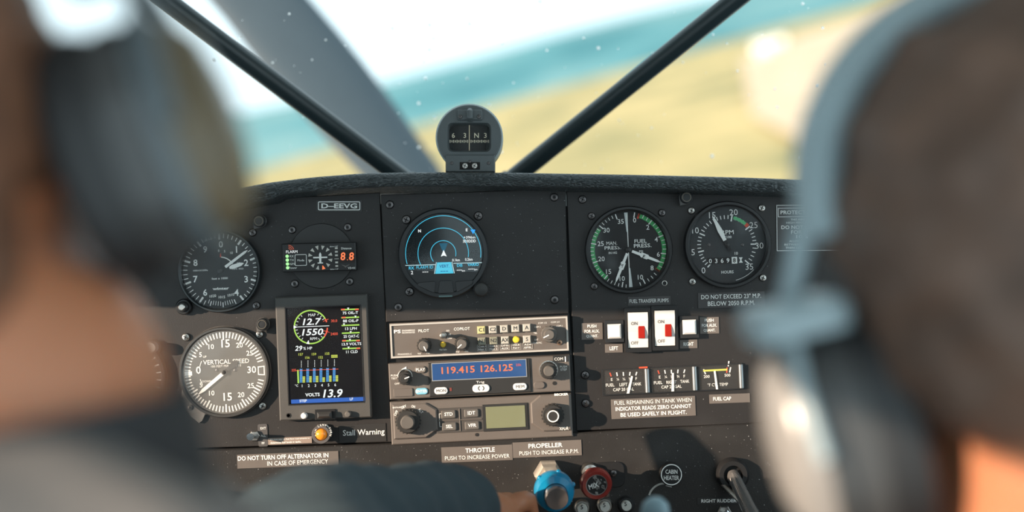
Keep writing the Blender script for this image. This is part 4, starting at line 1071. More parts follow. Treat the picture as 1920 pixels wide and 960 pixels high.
# ---------------------------------------------------------------- radio stack
def knob(t, px, py, r, h0, m, cap_r=None, cap_m=None, h=.012, ridges=18, line=True, name='knob', ang=150, ring=None):
    k = t.k
    kb = t.part(name, MB().lathe([(r * k, 0), (r * k, h * .75), (r * .9 * k, h), (0, h)], 36), m, px, py, h0)
    for i in range(ridges):
        a = 2 * math.pi * i / ridges
        link('ridge', MB().box(r * .12 * k, r * .12 * k, h * .1, h * .8, c=(r * 1.01 * k * math.cos(a), 0, r * 1.01 * k * math.sin(a))).mesh('ridge'), m, kb)
    if cap_r: link('cap', MB().lathe([(cap_r * k, h), (cap_r * k, h * 1.55), (cap_r * .85 * k, h * 1.7), (0, h * 1.7)], 30).mesh('cap'), cap_m or m, kb)
    if ring: link('cap_ring', MB().lathe([(ring * k, h * 1.7), (ring * k, h * 1.74), ((ring - 2.2) * k, h * 1.74), ((ring - 2.2) * k, h * 1.7)], 30).mesh('cap_ring'), WHITE, kb)
    if line:
        mb = MB(); mb.tick(r * .05 * k, r * .8 * k, ang, 2 * k, h * (1.72 if cap_r else 1.02)); link('pointer_line', mb.mesh('pointer_line'), WHITE, kb)
    return kb
def oval(t, px, py, w, h, m, h0, s_=None, tm=None, th=.0014):
    b = t.part('button', MB().box(w * t.k, h * t.k, 0, th, .0005, r=h * .46 * t.k), m, px, py, h0)
    if s_: t.text(s_, px, py, h * .42, tm or mat('print_grey', (.16, .15, .15), .6), h0 + th + .0002, bold=.02)
    return b

def audio_panel():
    cx, cy = 899, 631.5
    t = Thing('audio_panel', 'slim intercom audio panel with white line border, topmost of the radio stack', 'radio', cx, cy, 0, 2.55); k = t.k
    t.part('body', MB().box(333 * k, 66 * k, -.004, .008, .0008), RADIO)
    mb = MB(); mb.frame(rrect(331 * k, 63.5 * k), rrect(325 * k, 57 * k, .5 * k, 0) if False else rrect(325 * k, 57 * k), .008, .0092); t.part('rim', mb, mat('radio_rim', (.5, .48, .45), .4))
    H = .0083
    W = lambda s_, x, y, hh, **kw: t.text(s_, x, y, hh, WHITE, H, **kw)
    W('PS', 745, 621.5, 6.5, w_px=13, bold=.03); W('ENGINEERING', 766, 619.5, 3, w_px=24); W('INCORPORATED', 766, 623.5, 3, w_px=24)
    W('PILOT', 794.5, 620, 5.5, w_px=20); W('COPILOT', 866, 616.5, 5.5, w_px=30); W('PMA5000EX-C', 759, 664, 3.2, w_px=26)
    W('Vol', 786, 663, 3.2); W('Mic', 803, 662, 3.2); W('Vol', 858, 659.5, 3.2); W('Mic', 875, 658.5, 3.2); W('ISO', 840, 620, 3); W('All', 843, 627, 3); W('Crew', 843, 634, 3); W('Fail Safe', 831, 655.5, 3)
    knob(t, 796, 647, 13, H, KNOB, 9.5, KNOBG, .009, 14, True, ang=155); knob(t, 867, 643.5, 13.5, H, KNOB, 9.5, KNOBG, .009, 14, True, ang=230)
    tg = t.part('toggle', MB().lathe([(6 * k, 0), (6 * k, .002), (3 * k, .003), (3 * k, .006), (6 * k, .009), (5 * k, .0125), (0, .0135)], 20), STEEL, 831, 628, H)
    yl = mat('amber_button', (.8, .58, .05), .35)
    t.part('indicator', MB().lathe([(5.5 * k, 0), (5.5 * k, .002), (4 * k, .0032), (0, .0035)], 20), yl, 831, 646, H)
    bt = mat('key_pale', (.5, .48, .43), .45); bl = mat('key_lit', (.55, .52, .25), .45, emit=.05); bo = mat('key_olive', (.26, .26, .2), .45)
    dk = mat('print_dark', (.05, .05, .05), .6)
    for s_, x, y, m in (('C1', 902.4, 618.4, bl), ('C2', 924, 617.6, bt), ('D', 945, 616.2, bt), ('M', 966.2, 615.3, bt), ('A', 987.4, 614.1, bt),
                        ('N1', 903.3, 639.5, bo), ('N2', 925.4, 638.3, bo), ('AX', 946.9, 637.4, bt), (None, 967.7, 636.5, yl), ('S', 988, 635.8, bt)):
        if s_:
            t.part('key', MB().box(14.5 * k, 14 * k, 0, .0035, .0006, r=1 * k), m, x, y, H); t.text(s_, x, y, 7, dk, H + .0037, bold=.01)
        else: t.part('key', MB().lathe([(6.5 * k, 0), (6.5 * k, .002), (5 * k, .0034), (0, .0038)], 20), m, x, y, H)
    for i, (a, b) in enumerate((('Com 1', 'Nav 1'), ('Com 2', 'Nav 2'), ('DME', 'AUX'), ('MKR', 'Spr'), ('ADF', 'SPR'))):
        x = 904 + 21.4 * i; y = 652 - .9 * i
        W(a, x, y - 2.5, 3.2, w_px=14); W(b, x, y + 3, 3.2, w_px=14)
        mb = MB(); mb.frame(rrect(18 * k, 12 * k), rrect(17 * k, 11 * k), 0, .0002); t.part('key_bracket', mb, mat('print_pale', (.5, .48, .45), .6), x, y, H)
    knob(t, 1029, 626, 15, H, KNOBG, 10, KNOBG, .009, 16, True, ang=245)
    for s_, x, y in (('COM 1/2', 1017, 605.5), ('COM 2/1', 1041, 604), ('COM 2', 1008, 613), ('COM 1', 1049, 611), ('TEL', 1004, 624.5), ('EXT', 1006, 637), ('PWR/MIC', 1008, 643)): W(s_, x, y, 3, w_px=len(s_) * 2.3)
    t.screw(1049, 642, 5, H, mat('copper', (.5, .3, .2), .4, metal=.8), tall=1)
audio_panel()

def com_radio():
    cx, cy = 900, 706
    t = Thing('com_radio', 'grey radio with orange frequencies 119.415 and 126.125 on a blue screen', 'radio', cx, cy, 0, 2.7); k = t.k
    t.part('body', MB().box(338 * k, 67 * k, -.004, .010, .001, r=1.5 * k), RADIO)
    H = .0102
    t.part('display_bezel', MB().box(190 * k, 63 * k, .009, .0115, .0008), RADIOD, 900, 706)
    t.part('screen', MB().box(174.5 * k, 31 * k, 0, .0003), E_DBLUE, 898.5, 693.8, .0115)
    mb = MB(); mb.frame(rrect(177 * k, 33.5 * k), rrect(174 * k, 30.5 * k), 0, .0006); t.part('screen_rim', mb, mat('rim_pale', (.28, .3, .32), .4), 898.5, 693.8, .0115)
    S = .0119
    t.text('119.415', 859, 693.5, 13, E_AMB, S, w_px=62, bold=.02, name='digits'); t.text('126.125', 931.5, 690, 13, E_AMB, S, w_px=60, bold=.02, name='digits'); t.text('25k', 972.5, 684, 4.5, E_RED, S, w_px=10)
    t.part('screen_glass', MB().box(174 * k, 30.5 * k, 0, .0002), DGLASS, 898.5, 693.8, .0124)
    t.text('Trig', 900.5, 717, 5.5, WHITE, .0117, w_px=15, bold=.04)
    wb = mat('button_white', (.75, .75, .75), .4)
    oval(t, 827, 732.5, 25, 13, wb, .0115, 'MON'); oval(t, 902, 728, 32, 14.5, wb, .0115); oval(t, 975, 724.8, 26, 13, wb, .0115, 'MEM')
    for sx in (-1, 1):
        mb = MB(); mb.arc(3.2 * k, 4.6 * k, 90 * sx - 70, 90 * sx + 70, 0, 10); t.part('swap_symbol', mb, mat('print_dark', (.05, .05, .05), .6), 902 + sx * 1.2, 728, .0131)
    t.part('status_light', MB().box(4 * k, 6 * k, 0, .0003), mat('led_dim_red', (.2, .05, .04), .4), 845, 730, .0115)
    knob(t, 760, 708, 12.5, H, KNOB, 8.5, KNOB, .008, 14, True, ang=70)
    t.part('knob_ring', MB().lathe([(14 * k, 0), (14 * k, .001), (12.5 * k, .0012)], 30), STEEL, 759.5, 705.5, H)
    oval(t, 788.5, 693, 21, 13, RADIO, H, 'PLAY', WHITE); oval(t, 790.8, 733.5, 23, 12, mat('button_blue', (.22, .55, .72), .4), H, 'ENTER', WHITE)
    t.part('button', MB().box(36 * k, 15 * k, 0, .001, .0004, r=2 * k), RADIO, 756, 736, H)
    W = lambda s_, x, y, hh, **kw: t.text(s_, x, y, hh, WHITE, H, **kw)
    W('PUSH', 739, 704, 3.6, w_px=12); W('TEST', 739, 709.5, 3.6, w_px=11); W('OFF', 744.5, 719.5, 3.6, w_px=9)
    mb = MB(); mb.prism([(-5 * k, -2.5 * k), (5 * k, -2.5 * k), (5 * k, 2.5 * k)], 0, .0002); t.part('volume_mark', mb, WHITE, 757, 690, H)
    t.part('knob_ring', MB().lathe([(17.5 * k, 0), (17.5 * k, .0012), (15.5 * k, .0014)], 32), STEEL, 1028.5, 693.5, H)
    knob(t, 1028.5, 693.5, 15, H, KNOB, 10, KNOBG, .010, 18, False)
    t.part('tag', MB().box(28 * k, 12 * k, 0, .0002), RADIOD, 1051, 672.5, H); t.text('COM', 1047.5, 673, 5.5, WHITE, H + .0004, w_px=16); t.text('1', 1060, 673.5, 10, WHITE, H + .0004, bold=.02)
    W('PUSH', 1056.5, 687.5, 4, w_px=13); W('STEP', 1057, 693, 4, w_px=12)
    oval(t, 1011, 722, 21, 13, RADIO, H); t.part('hole', MB().lathe([(3.6 * k, .0003), (0, .0003)], 16), FACE, 1039.5, 718.5, H)
com_radio()

def transponder():
    cx, cy = 903, 784
    t = Thing('transponder', 'grey transponder with four keys and olive screen, lowest of the radio stack', 'radio', cx, cy, 0, 2.75); k = t.k
    body = RADIO
    t.part('body', MB().box(338 * k, 80 * k, -.004, .009, .001, r=1.5 * k), body)
    H = .0092
    # raised cheeks either side with sloping inner shoulders, lower ledge
    t.part('cheek', MB().prism([(x * k, z * k) for x, z in ((-46, -30), (14, -30), (36, -16), (36, 22), (16, 35), (-46, 35))], 0, .0028, .0012), body, 784, 791, H)
    t.part('cheek', MB().prism([(x * k, z * k) for x, z in ((-30, -16), (-8, -32), (44, -32), (44, 36), (-12, 36), (-30, 22))], 0, .0028, .0012), body, 1026, 776, H)
    t.part('keypad', MB().box(88 * k, 46 * k, 0, .001, .0003, r=2 * k), mat('keypad_grey', (.07, .064, .06), .5), 862, 787, H)
    for w, h in ((82, 2), (2, 42)): t.part('key_divider', MB().box(w * k, h * k, 0, .0018, .0004), body, 862.5, 787, H)
    for s_, x, y in (('STD', 841, 776.5), ('IDT', 884, 774.2), ('SEL', 842.5, 799.5), ('VFR', 885.3, 797.5)):
        t.part('key', MB().box(27 * k, 15 * k, 0, .003, .0008, r=2.5 * k), KNOBG, x, y, H); t.text(s_, x, y, 6.5, WHITE, H + .0032, bold=.02)
    t.part('screen_bezel', MB().box(84 * k, 50 * k, 0, .001, .0004), RADIOD, 947.5, 782, H)
    t.part('screen', MB().box(73 * k, 40 * k, 0, .0004), mat('lcd_olive', (.215, .23, .135), .3, var=.03), 948, 781.5, H + .001)
    t.part('screen_glass', MB().box(73 * k, 40 * k, 0, .0002), DGLASS, 948, 781.5, H + .002)
    knob(t, 766, 789, 22, H + .0028, KNOB, 13, KNOBG, .009, 22, False); knob(t, 1036, 777, 20, H + .0028, KNOB, 13.5, KNOB, .009, 20, False, ring=11)
    W = lambda s_, x, y, hh, **kw: t.text(s_, x, y, hh, WHITE, H + .0031, **kw)
    for s_, a in (('OFF', -58), ('SBY', -20), ('ON', 16), ('ALT', 48)):
        x, y = pol(767, 790, 29, a); W(s_, x, y, 5, w_px=len(s_) * 3.6, roll=-a, bold=.02)
    W('BXP6401', 745, 764, 3, w_px=17); W('BECKER', 1052.5, 739.5, 4.5, w_px=26, bold=.04); W('XPDR', 1057.5, 803.5, 6, w_px=17)
    mb = MB(); mb.box(.8 * k, 24 * k, 0, .0002); mb.box(4 * k, .8 * k, 0, .0002, c=(2 * k, 0, 12 * k)); mb.box(4 * k, .8 * k, 0, .0002, c=(2 * k, 0, -12 * k)); t.part('key_bracket', mb, WHITE, 824, 788, H + .0011)
    t.part('hole', MB().lathe([(3.2 * k, .0003), (0, .0003)], 16), FACE, 894, 815, H)
transponder()

# ---------------------------------------------------------------- lower panel: placards and controls
placard('placard', 'grey placard THROTTLE PUSH TO INCREASE POWER below the radios', (894.5, 850.5), 133, 29, ['THROTTLE', 'PUSH TO INCREASE POWER'], TAPE, -.006, 2.4, [8.5, 7.5], [55, 121], dx=[6, 0])
placard('placard', 'grey placard PROPELLER PUSH TO INCREASE R.P.M. below the radios', (1026, 841.5), 129, 29, ['PROPELLER', 'PUSH TO INCREASE R.P.M.'], TAPE, -.006, 2.4, [8.5, 7.5], [64, 111], dx=[-3, 3])
LP = -.006
def prop_control():
    t = Thing('propeller_control', 'blue ringed propeller control knob with steel button and hex nut', 'control knob', 1026, 882, LP, 0)
    p1 = t.L(1026, 884, 0); p2 = t.L(1041, 926, .060); ax = (p2 - p1).normalized()
    rot = Vector((0, -1, 0)).rotation_difference(ax).to_matrix(); k = t.k
    nut = MB().lathe([(25 * k, 0), (27 * k, .003), (27 * k, .014), (23 * k, .017), (16 * k, .017), (16 * k, .026)], 6, p1, rot); t.part('hex_nut', nut, mat('nut_pale', (.62, .56, .48), .35, metal=.7))
    t.part('shaft', MB().lathe([(10 * k, .01), (10 * k, .06)], 20, p1, rot), STEEL)
    blue = mat('knob_blue', (.0, .22, .42), .3, coat=.3)
    L_ = (p2 - p1).length; mb = MB()
    prof = [(14 * k, L_ - .024), (30 * k, L_ - .020), (36 * k, L_ - .013), (36.5 * k, L_ - .006), (33 * k, L_ + .001), (22 * k, L_ + .003), (20 * k, L_)]
    t.part('blue_ring', mb.lathe(prof, 48, p1, rot), blue)
    for i in range(6):
        a = 2 * math.pi * i / 6 + .3; q = p1 + rot @ Vector((35.5 * k * math.cos(a), -(L_ - .009), 35.5 * k * math.sin(a)))
        t.part('ring_dimple', MB().sphere(q, .0024, 10), blue)
    t.part('steel_button', MB().lathe([(21 * k, L_ - .004), (21 * k, L_ + .012), (19.5 * k, L_ + .014), (0, L_ + .0145)], 36, p1, rot), mat('button_steel', (.42, .40, .40), .28, metal=1))
prop_control()
def mixture():
    t = Thing('mixture_control', 'red round mixture control knob with worn silver emblem face', 'control knob', 1104, 884, LP, 0)
    p1 = t.L(1104, 882, 0); p2 = t.L(1118, 908, .040); ax = (p2 - p1).normalized(); rot = Vector((0, -1, 0)).rotation_difference(ax).to_matrix(); k = t.k; L_ = (p2 - p1).length
    t.part('shaft', MB().lathe([(16 * k, 0), (16 * k, .008), (11 * k, .009), (11 * k, L_)], 24, p1, rot), STEEL)
    t.part('red_ring', MB().lathe([(12 * k, L_ - .012), (26 * k, L_ - .010), (29.5 * k, L_ - .005), (29 * k, L_ + .001), (26 * k, L_ + .003), (20 * k, L_ + .003), (19 * k, L_ + .001)], 44, p1, rot), mat('knob_red', (.24, .02, .015), .3, coat=.3))
    m = mat('emblem_worn', (.25, .24, .23), .4); nt = m.node_tree
    t.part('emblem_face', MB().lathe([(19.5 * k, L_ - .002), (19.5 * k, L_ + .0015), (0, L_ + .0016)], 36, p1, rot), FACE)
    mb = MB(); rnd = random.Random(5)
    for i in range(26):
        a = rnd.uniform(0, 6.28); r = 16 * k * math.sqrt(rnd.random()); s_ = rnd.uniform(1, 3.2) * k
        if -.009 < r * math.sin(a) + .004 < 0.001 and r * math.cos(a) < 0: continue
        q = p1 + rot @ Vector((r * math.cos(a), -(L_ + .0019), r * math.sin(a)))
        u = rot @ Vector((s_, 0, rnd.uniform(-s_, s_))); v = rot @ Vector((rnd.uniform(-s_, s_) * .5, 0, s_))
        mb.add([q - u - v * .6, q + u - v, q + u * .7 + v, q - u * .8 + v * .7], [[0, 1, 2, 3]])
    t.part('emblem_flakes', mb, m)['kind'] = 'stuff'
    t.part('emblem_ring', MB().lathe([(19.5 * k, L_ + .0016), (19.5 * k, L_ + .0022), (18.3 * k, L_ + .0022), (18.3 * k, L_ + .0016)], 36, p1, rot), m)
    t.text('MIX', 1113, 911, 9, WHITE, .043, w_px=18, roll=18, bold=.01)
mixture()
for i, (x, y) in enumerate(((1091, 951), (1133, 947), (1173, 945))):
    t = Thing('circuit_breaker', ('silver rimmed circuit breaker nearest the blue knob', 'silver rimmed circuit breaker in the middle of the three', 'black rimmed circuit breaker farthest from the blue knob')[i], 'breaker', x, y, LP, 0, 'circuit breakers along the bottom'); k = t.k
    t.part('collar', MB().lathe([(16 * k, 0), (16 * k, .004), (13 * k, .006), (10.5 * k, .006), (10.5 * k, .003)], 26), (STEEL, STEEL, BLACKM)[i])
    t.part('button', MB().lathe([(9.5 * k, .002), (9.5 * k, .011), (8.5 * k, .012), (0, .012)], 24), mat('breaker_white', (.6, .6, .56), .5))
    t.text('5', x, y, 8, FACE, .0122, name='numeral')
def heater():
    t = Thing('cabin_heater_knob', 'round black CABIN HEATER pull knob with white ring', 'control knob', 1254.3, 883.6, LP, 0); k = t.k
    t.part('stem', MB().lathe([(10 * k, 0), (10 * k, .012)], 20), STEEL)
    t.part('knob', MB().lathe([(8 * k, .008), (21 * k, .010), (22 * k, .013), (22 * k, .019), (20.5 * k, .0205), (0, .0205)], 40), BLACK)
    t.part('ring', MB().lathe([(19.5 * k, .0205), (19.5 * k, .0209), (17.8 * k, .0209), (17.8 * k, .0205)], 40), WHITE)
    t.text('CABIN', 1259, 884.5, 8, WHITE, .0213, w_px=22); t.text('HEATER', 1259, 896, 8, WHITE, .0213, w_px=28)
    mb = MB(); mb.arc(28 * k, 31.5 * k, -75, 10, .0004); mb.prism([(8 * k, 34 * k), (2 * k, 25 * k), (14 * k, 22 * k)], 0, .0004)
    t.part('arrow', mb, mat('arrow_pale', (.5, .5, .47), .6), 1246, 936, 0)
heater()
t = Thing('lever_knob', 'blurred pale blue rounded lever top at the bottom edge', 'lever', 1228, 1040, -.30, 0); k = t.k
t.part('lever_top', MB().lathe([(27 * k, -.03), (27 * k, .01), (24 * k, .016), (14 * k, .02), (0, .021)], 32, (0, 0, 56 * k), Matrix.Rotation(R(-75), 3, 'X')), mat('lever_blue', (.22, .33, .38), .4))
t.part('lever_stem', MB().tube([(0, .0, 56 * k), (0, .10, -.06), (0, .26, -.10)], .006, 14), STEEL)
def trim():
    t = Thing('rudder_trim_lever', 'shiny clear rod lever in a black socket at lower right', 'lever', 1372, 888, LP, 0); k = t.k
    t.part('socket', MB().lathe([(31 * k, 0), (31 * k, .006), (26 * k, .010), (18 * k, .010), (16 * k, .004), (0, .004)], 36), BLACK)
    p2 = t.L(1432, 1010, .07)
    t.part('rod', MB().tube([(0, -.004, 0), p2 * .5, p2], [.0062, .0066, .008], 20), mat('rod_clear', (.45, .43, .42), .12, metal=.8))
    t.part('cable', MB().tube([t.L(1352, 905, .004), t.L(1388, 940, .03), t.L(1440, 1000, .05)], .0022, 10), STEEL)
trim()
placard('placard', 'black tape reading RIGHT RUDDER T at the lower right', (1352, 939), 90, 13, ['RIGHT RUDDER T'], DISCB, LP, .5, [6.5], [74])
t = Thing('bolt_head', 'small chrome bolt end at the bottom edge under the rudder label', 'bolt', 1357, 960, LP, 0); k = t.k
t.part('nut', MB().lathe([(14 * k, 0), (14 * k, .004), (12 * k, .005), (8 * k, .005)], 6), STEEL); t.part('stud', MB().lathe([(8 * k, 0), (8 * k, .011), (6 * k, .012), (0, .012)], 20), CHROME)
t = Thing('throttle_control', 'black throttle plunger knob under the hand', 'control knob', 895, 1000, LP, 0); k = t.k
t.part('shaft', MB().lathe([(10 * k, 0), (10 * k, .07)], 20), STEEL); t.part('knob', MB().lathe([(14 * k, .062), (30 * k, .068), (34 * k, .08), (31 * k, .094), (20 * k, .101), (0, .103)], 36), BLACK)
t = Thing('seal_plate', 'black oval bracket plate with screw beside the red knob', 'bracket', 1140, 890, LP, 3); k = t.k
t.part('plate', MB().box(62 * k, 48 * k, 0, .002, .0005, r=14 * k), BLACK); t.screw(1150, 887, 7, .002)

# ---------------------------------------------------------------- people
def bake(name, mb, voxel, smooth, m, parent=None, disp=None):
    me = mb.mesh(name + '_src', True); o = bpy.data.objects.new(name, me); C.objects.link(o)
    r = o.modifiers.new('remesh', 'REMESH'); r.mode = 'VOXEL'; r.voxel_size = voxel; r.use_smooth_shade = True
    s_ = o.modifiers.new('smooth', 'SMOOTH'); s_.factor = .5; s_.iterations = smooth
    dg = bpy.context.evaluated_depsgraph_get(); dg.update()
    me2 = bpy.data.meshes.new_from_object(o.evaluated_get(dg)); o.modifiers.clear(); o.data = me2
    me2.name = name
    if disp:
        co = [v.co.copy() for v in me2.vertices]; nr = [v.normal.copy() for v in me2.vertices]
        me2.vertices.foreach_set('co', [x for c, n_ in zip(co, nr) for x in (c + n_ * disp(c))]); me2.update()
    me2.polygons.foreach_set('use_smooth', [True] * len(me2.polygons))
    me2.materials.clear(); me2.materials.append(m)
    if parent is not None: o.parent = parent
    return o
def cap(mb, p0, p1, r0, r1, n=14, steps=5):
    p0, p1 = Vector(p0), Vector(p1)
    mb.sphere(p0, r0, n); mb.sphere(p1, r1, n); mb.tube([p0.lerp(p1, i / steps) for i in range(steps + 1)], [r0 + (r1 - r0) * i / steps for i in range(steps + 1)], n)

SKIN = mat('skin', (.43, .17, .085), .5, var=.08, vscale=30, sss=.35)
def head_frame(c, tilt, yaw=0):
    """head axes: x to the person's right, y to the front, z up"""
    return Matrix.Translation(c) @ Matrix.Rotation(-R(tilt), 4, 'Y') @ Matrix.Rotation(R(yaw), 4, 'Z')
def head(mb, M, s=1.0):
    P = lambda x, y, z: M @ (Vector((x, y, z)) * s); rot = M.to_3x3()
    mb.sphere(P(0, -.008, .03), .085 * s, 20, (.9, 1.12, 1.02), rot)      # cranium
    mb.sphere(P(0, .02, -.035), .066 * s, 18, (.95, 1.1, 1.15), rot)      # face
    mb.sphere(P(0, .055, -.085), .03 * s, 14, (1.1, .9, .8), rot)         # chin
    for q in (-1, 1):
        mb.sphere(P(q * .045, .02, -.065), .03 * s, 12, (.8, 1.2, 1), rot) # jaw
        mb.sphere(P(q * .032, .083, -.005), .016 * s, 10, (1.2, .6, .8), rot)  # eye region
        mb.sphere(P(q * .078, -.005, -.012), .02 * s, 12, (.4, .8, 1.4), rot)   # ear
        mb.sphere(P(q * .036, .075, -.03), .022 * s, 10, (1, .8, 1), rot)
    mb.sphere(P(0, .096, -.03), .013 * s, 10, (.9, 1.1, 1.6), rot); mb.sphere(P(0, .108, -.043), .011 * s, 10, (1.2, 1, .9), rot)   # nose
    mb.sphere(P(0, .088, -.068), .014 * s, 10, (1.7, .7, .55), rot)       # mouth
    mb.sphere(P(0, .088, .022), .02 * s, 10, (2.4, .7, .6), rot)          # brow
def finger(mb, pts, rads):
    for a, b, r0, r1 in zip(pts, pts[1:], rads, rads[1:]): cap(mb, a, b, r0, r1, 10, 3)

def hand_throttle(mb, wrist, palm):
    """right hand closed over the round throttle knob ahead of it"""
    w = Vector(wrist); p = Vector(palm); d = (p - w).normalized(); side = Vector((1, 0, 0)); side = (side - d * side.dot(d)).normalized(); up = side.cross(d)
    cap(mb, w, w.lerp(p, .6), .027, .030); mb.sphere(p, .04, 14, (1.0, .75, .6))
    for i, o in enumerate((-.030, -.010, .010, .030)):
        ln = (.9, 1, .96, .8)[i]; b = p + side * o + d * .028 + up * .012
        finger(mb, [b, b + d * .030 * ln + up * .004, b + d * .048 * ln - up * .018, b + d * .040 * ln - up * .036], [.0105, .0095, .0088, .0078])
    b = p - side * .030 * 1 + d * .0 - up * .012
    b = p + side * .034 - up * .008
    finger(mb, [p + side * .02 - d * .02, b + d * .012 - up * .012, b + d * .036 - up * .026, b + d * .05 - up * .036], [.015, .0115, .010, .0085])

def build_person(label, neckbase, hc, tilt, yaw, shoulders, arms, hip, hair_m, hair_fn, jacket_m, hand=None, knees=None, sleeve_m=None):
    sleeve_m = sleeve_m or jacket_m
    M = head_frame(hc, tilt, yaw)
    mb = MB(); head(mb, M)
    nb = Vector(neckbase); hb = M @ Vector((0, -.02, -.06))
    cap(mb, hb, nb, .058, .060, 18); cap(mb, nb, nb - Vector((0, 0, .06)), .060, .070, 18)
    ch = nb - Vector((0, -.01, .16)); hp = Vector(hip)
    mb.sphere(ch, .15, 18, (1.05, .72, .62)); cap(mb, ch, hp, .13, .14, 18)
    jk = MB(); sl = MB()
    cap(jk, nb - Vector((0, 0, .135)), nb - Vector((0, 0, .16)), .074, .10, 20)
    jk.sphere(nb + Vector((-.02, -.055, -.068)), .06, 20, (2.4, .85, 1.05))
    jk.sphere(ch, .165, 20, (1.05, .76, .62)); cap(jk, ch, hp + Vector((0, 0, .05)), .145, .155, 20)
    for sh, el, wr, pm in zip(shoulders, *arms):
        sh, el, wr = Vector(sh), Vector(el), Vector(wr)
        cap(mb, nb - Vector((0, 0, .06)), sh, .06, .055); cap(mb, sh, el, .05, .041); cap(mb, el, wr, .040, .026)
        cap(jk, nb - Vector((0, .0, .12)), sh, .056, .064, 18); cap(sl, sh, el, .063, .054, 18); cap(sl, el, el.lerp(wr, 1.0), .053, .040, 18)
        if pm is not None: hand_throttle(mb, wr, pm)
        else:
            mb.sphere(wr + (wr - el).normalized() * .05, .04, 12, (.8, 1, .6))
            d = (wr - el).normalized(); sd = d.cross(Vector((0, 0, 1))).normalized()
            for i, o in enumerate((-.03, -.01, .01, .03)):
                b = wr + d * .075 + sd * o; finger(mb, [b, b + d * .03, b + d * .05 - Vector((0, 0, .015)), b + d * .055 - Vector((0, 0, .035))], [.010, .009, .0085, .0075])
            b = wr + d * .03 + sd * .035; finger(mb, [b, b + d * .025 + sd * .015, b + d * .05 + sd * .012], [.013, .011, .009])
    tr = MB()
    for kn, q in zip(knees, (-1, 1)):
        h_ = hp + Vector((q * .085, 0, 0)); kn = Vector(kn); an = kn + Vector((0, .14, -.33))
        an.y = min(an.y, -.12)
        cap(mb, h_, kn, .075, .052); cap(mb, kn, an, .05, .035); cap(mb, an, an + Vector((0, .10, -.045)), .035, .028)
        cap(tr, h_, kn, .086, .062, 16); cap(tr, kn, an, .061, .048, 16)
    cap(tr, hp + Vector((-.08, 0, .03)), hp + Vector((.08, 0, .03)), .13, .13, 16)
    body = bake('person', mb, .0042, 10, SKIN); tag(body, label, 'person')
    # hair shell
    hm = MB(); rot = M.to_3x3()
    hair_fn(hm, M, rot)
    ph = random.uniform(0, 6)
    bake('hair', hm, .004, 5, hair_m, body, lambda c: .0022 * (math.sin(c.x * 210 + ph) * math.sin(c.z * 170) + math.sin(c.x * 90 + c.z * 120)))
    bake('jacket', jk, .006, 8, jacket_m, body, lambda c: .003 * (math.sin(c.x * 70 + c.z * 50) * math.sin(c.y * 60 + c.z * 35)))
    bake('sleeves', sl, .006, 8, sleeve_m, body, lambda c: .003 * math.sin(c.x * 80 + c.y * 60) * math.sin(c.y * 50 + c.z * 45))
    # collar
    bake('trousers', tr, .008, 6, mat('trousers', (.05, .055, .07), .85, bump=.3), body)
    cl = MB(); n = 28; rows = [(.063, -.010), (.068, -.008), (.070, -.035), (.074, -.075), (.066, -.075), (.061, -.035)]
    tl = R(tilt) * .4
    vs = []
    for r, z in rows:
        for i in range(n):
            a = 2 * math.pi * i / n; p = Vector((r * math.cos(a), r * math.sin(a) * 1.05, z)); p = Matrix.Rotation(-tl, 3, 'Y') @ p; vs.append(nb + p)
    fs = [[q * n + i, q * n + (i + 1) % n, ((q + 1) % 6) * n + (i + 1) % n, ((q + 1) % 6) * n + i] for q in range(6) for i in range(n)]
    cl.add(vs, fs, True); link('collar', cl.mesh('collar'), mat('collar_black', (.02, .022, .025), .85), body)
    return body, M

def hair_short(hm, M, rot):
    P = lambda x, y, z: M @ Vector((x, y, z))
    hm.sphere(P(0, -.014, .036), .087, 22, (.93, 1.12, 1.02), rot)
    hm.sphere(P(0, -.055, -.01), .062, 18, (1.05, .8, 1.1), rot)
    hm.sphere(P(0, -.062, -.03), .045, 16, (1.15, .7, .8), rot)
def hair_full(hm, M, rot):
    P = lambda x, y, z: M @ Vector((x, y, z))
    hm.sphere(P(0, -.014, .040), .096, 22, (.93, 1.1, 1.02), rot)
    hm.sphere(P(0, -.045, .0), .076, 18, (1.05, .85, .85), rot)
    hm.sphere(P(0, -.060, -.025), .046, 16, (1.25, .75, .8), rot)
    for q in (-1, 1): hm.sphere(P(q * .066, -.02, .005), .03, 12, (.7, 1.2, 1.4), rot)

def px_at(px, py, d): return at(px, py, d - D)
JACKET = mat('jacket_sunlit', (.145, .132, .124), .85, bump=.4, bscale=600, var=.15)  # jacket body, with the warm sunlit tone put into its colour
JACKET2 = mat('jacket_grey', (.16, .15, .15), .85, bump=.4, bscale=600)
HAIR1 = mat('hair_brown', (.13, .056, .029), .6, var=.6, vscale=50, bump=.6, bscale=300)
HAIR2 = mat('hair_dark_brown', (.115, .066, .046), .6, var=.85, vscale=32, bump=.6, bscale=300)
hc1 = px_at(-200, 385, .55)
nb1 = px_at(26, 735, .55)
pilot, M1 = build_person('pilot at left in a jacket with shade painted into the sleeves, right arm reaching to the throttle', nb1, hc1, 20, 0,
    [nb1 + Vector((.15, .04, -.155)), nb1 + Vector((-.165, .0, -.10))],
    [[Vector((-.135, -.40, -.190)), Vector((-.43, -.58, -.30))], [Vector((-.050, -.160, -.210)), Vector((-.452, -.36, -.235))], [Vector((-.033, -.118, -.221)), None]],
    nb1 + Vector((.0, -.04, -.56)), HAIR1, hair_short, JACKET, sleeve_m=mat('sleeve_shade', (.028, .046, .056), .85, bump=.4, bscale=600, var=.2), knees=[nb1 + Vector((-.13, .42, -.50)), nb1 + Vector((.12, .42, -.50))])  # same jacket's sleeves, darkened in colour to stand for shade
hc2 = px_at(1958, 560, .64)
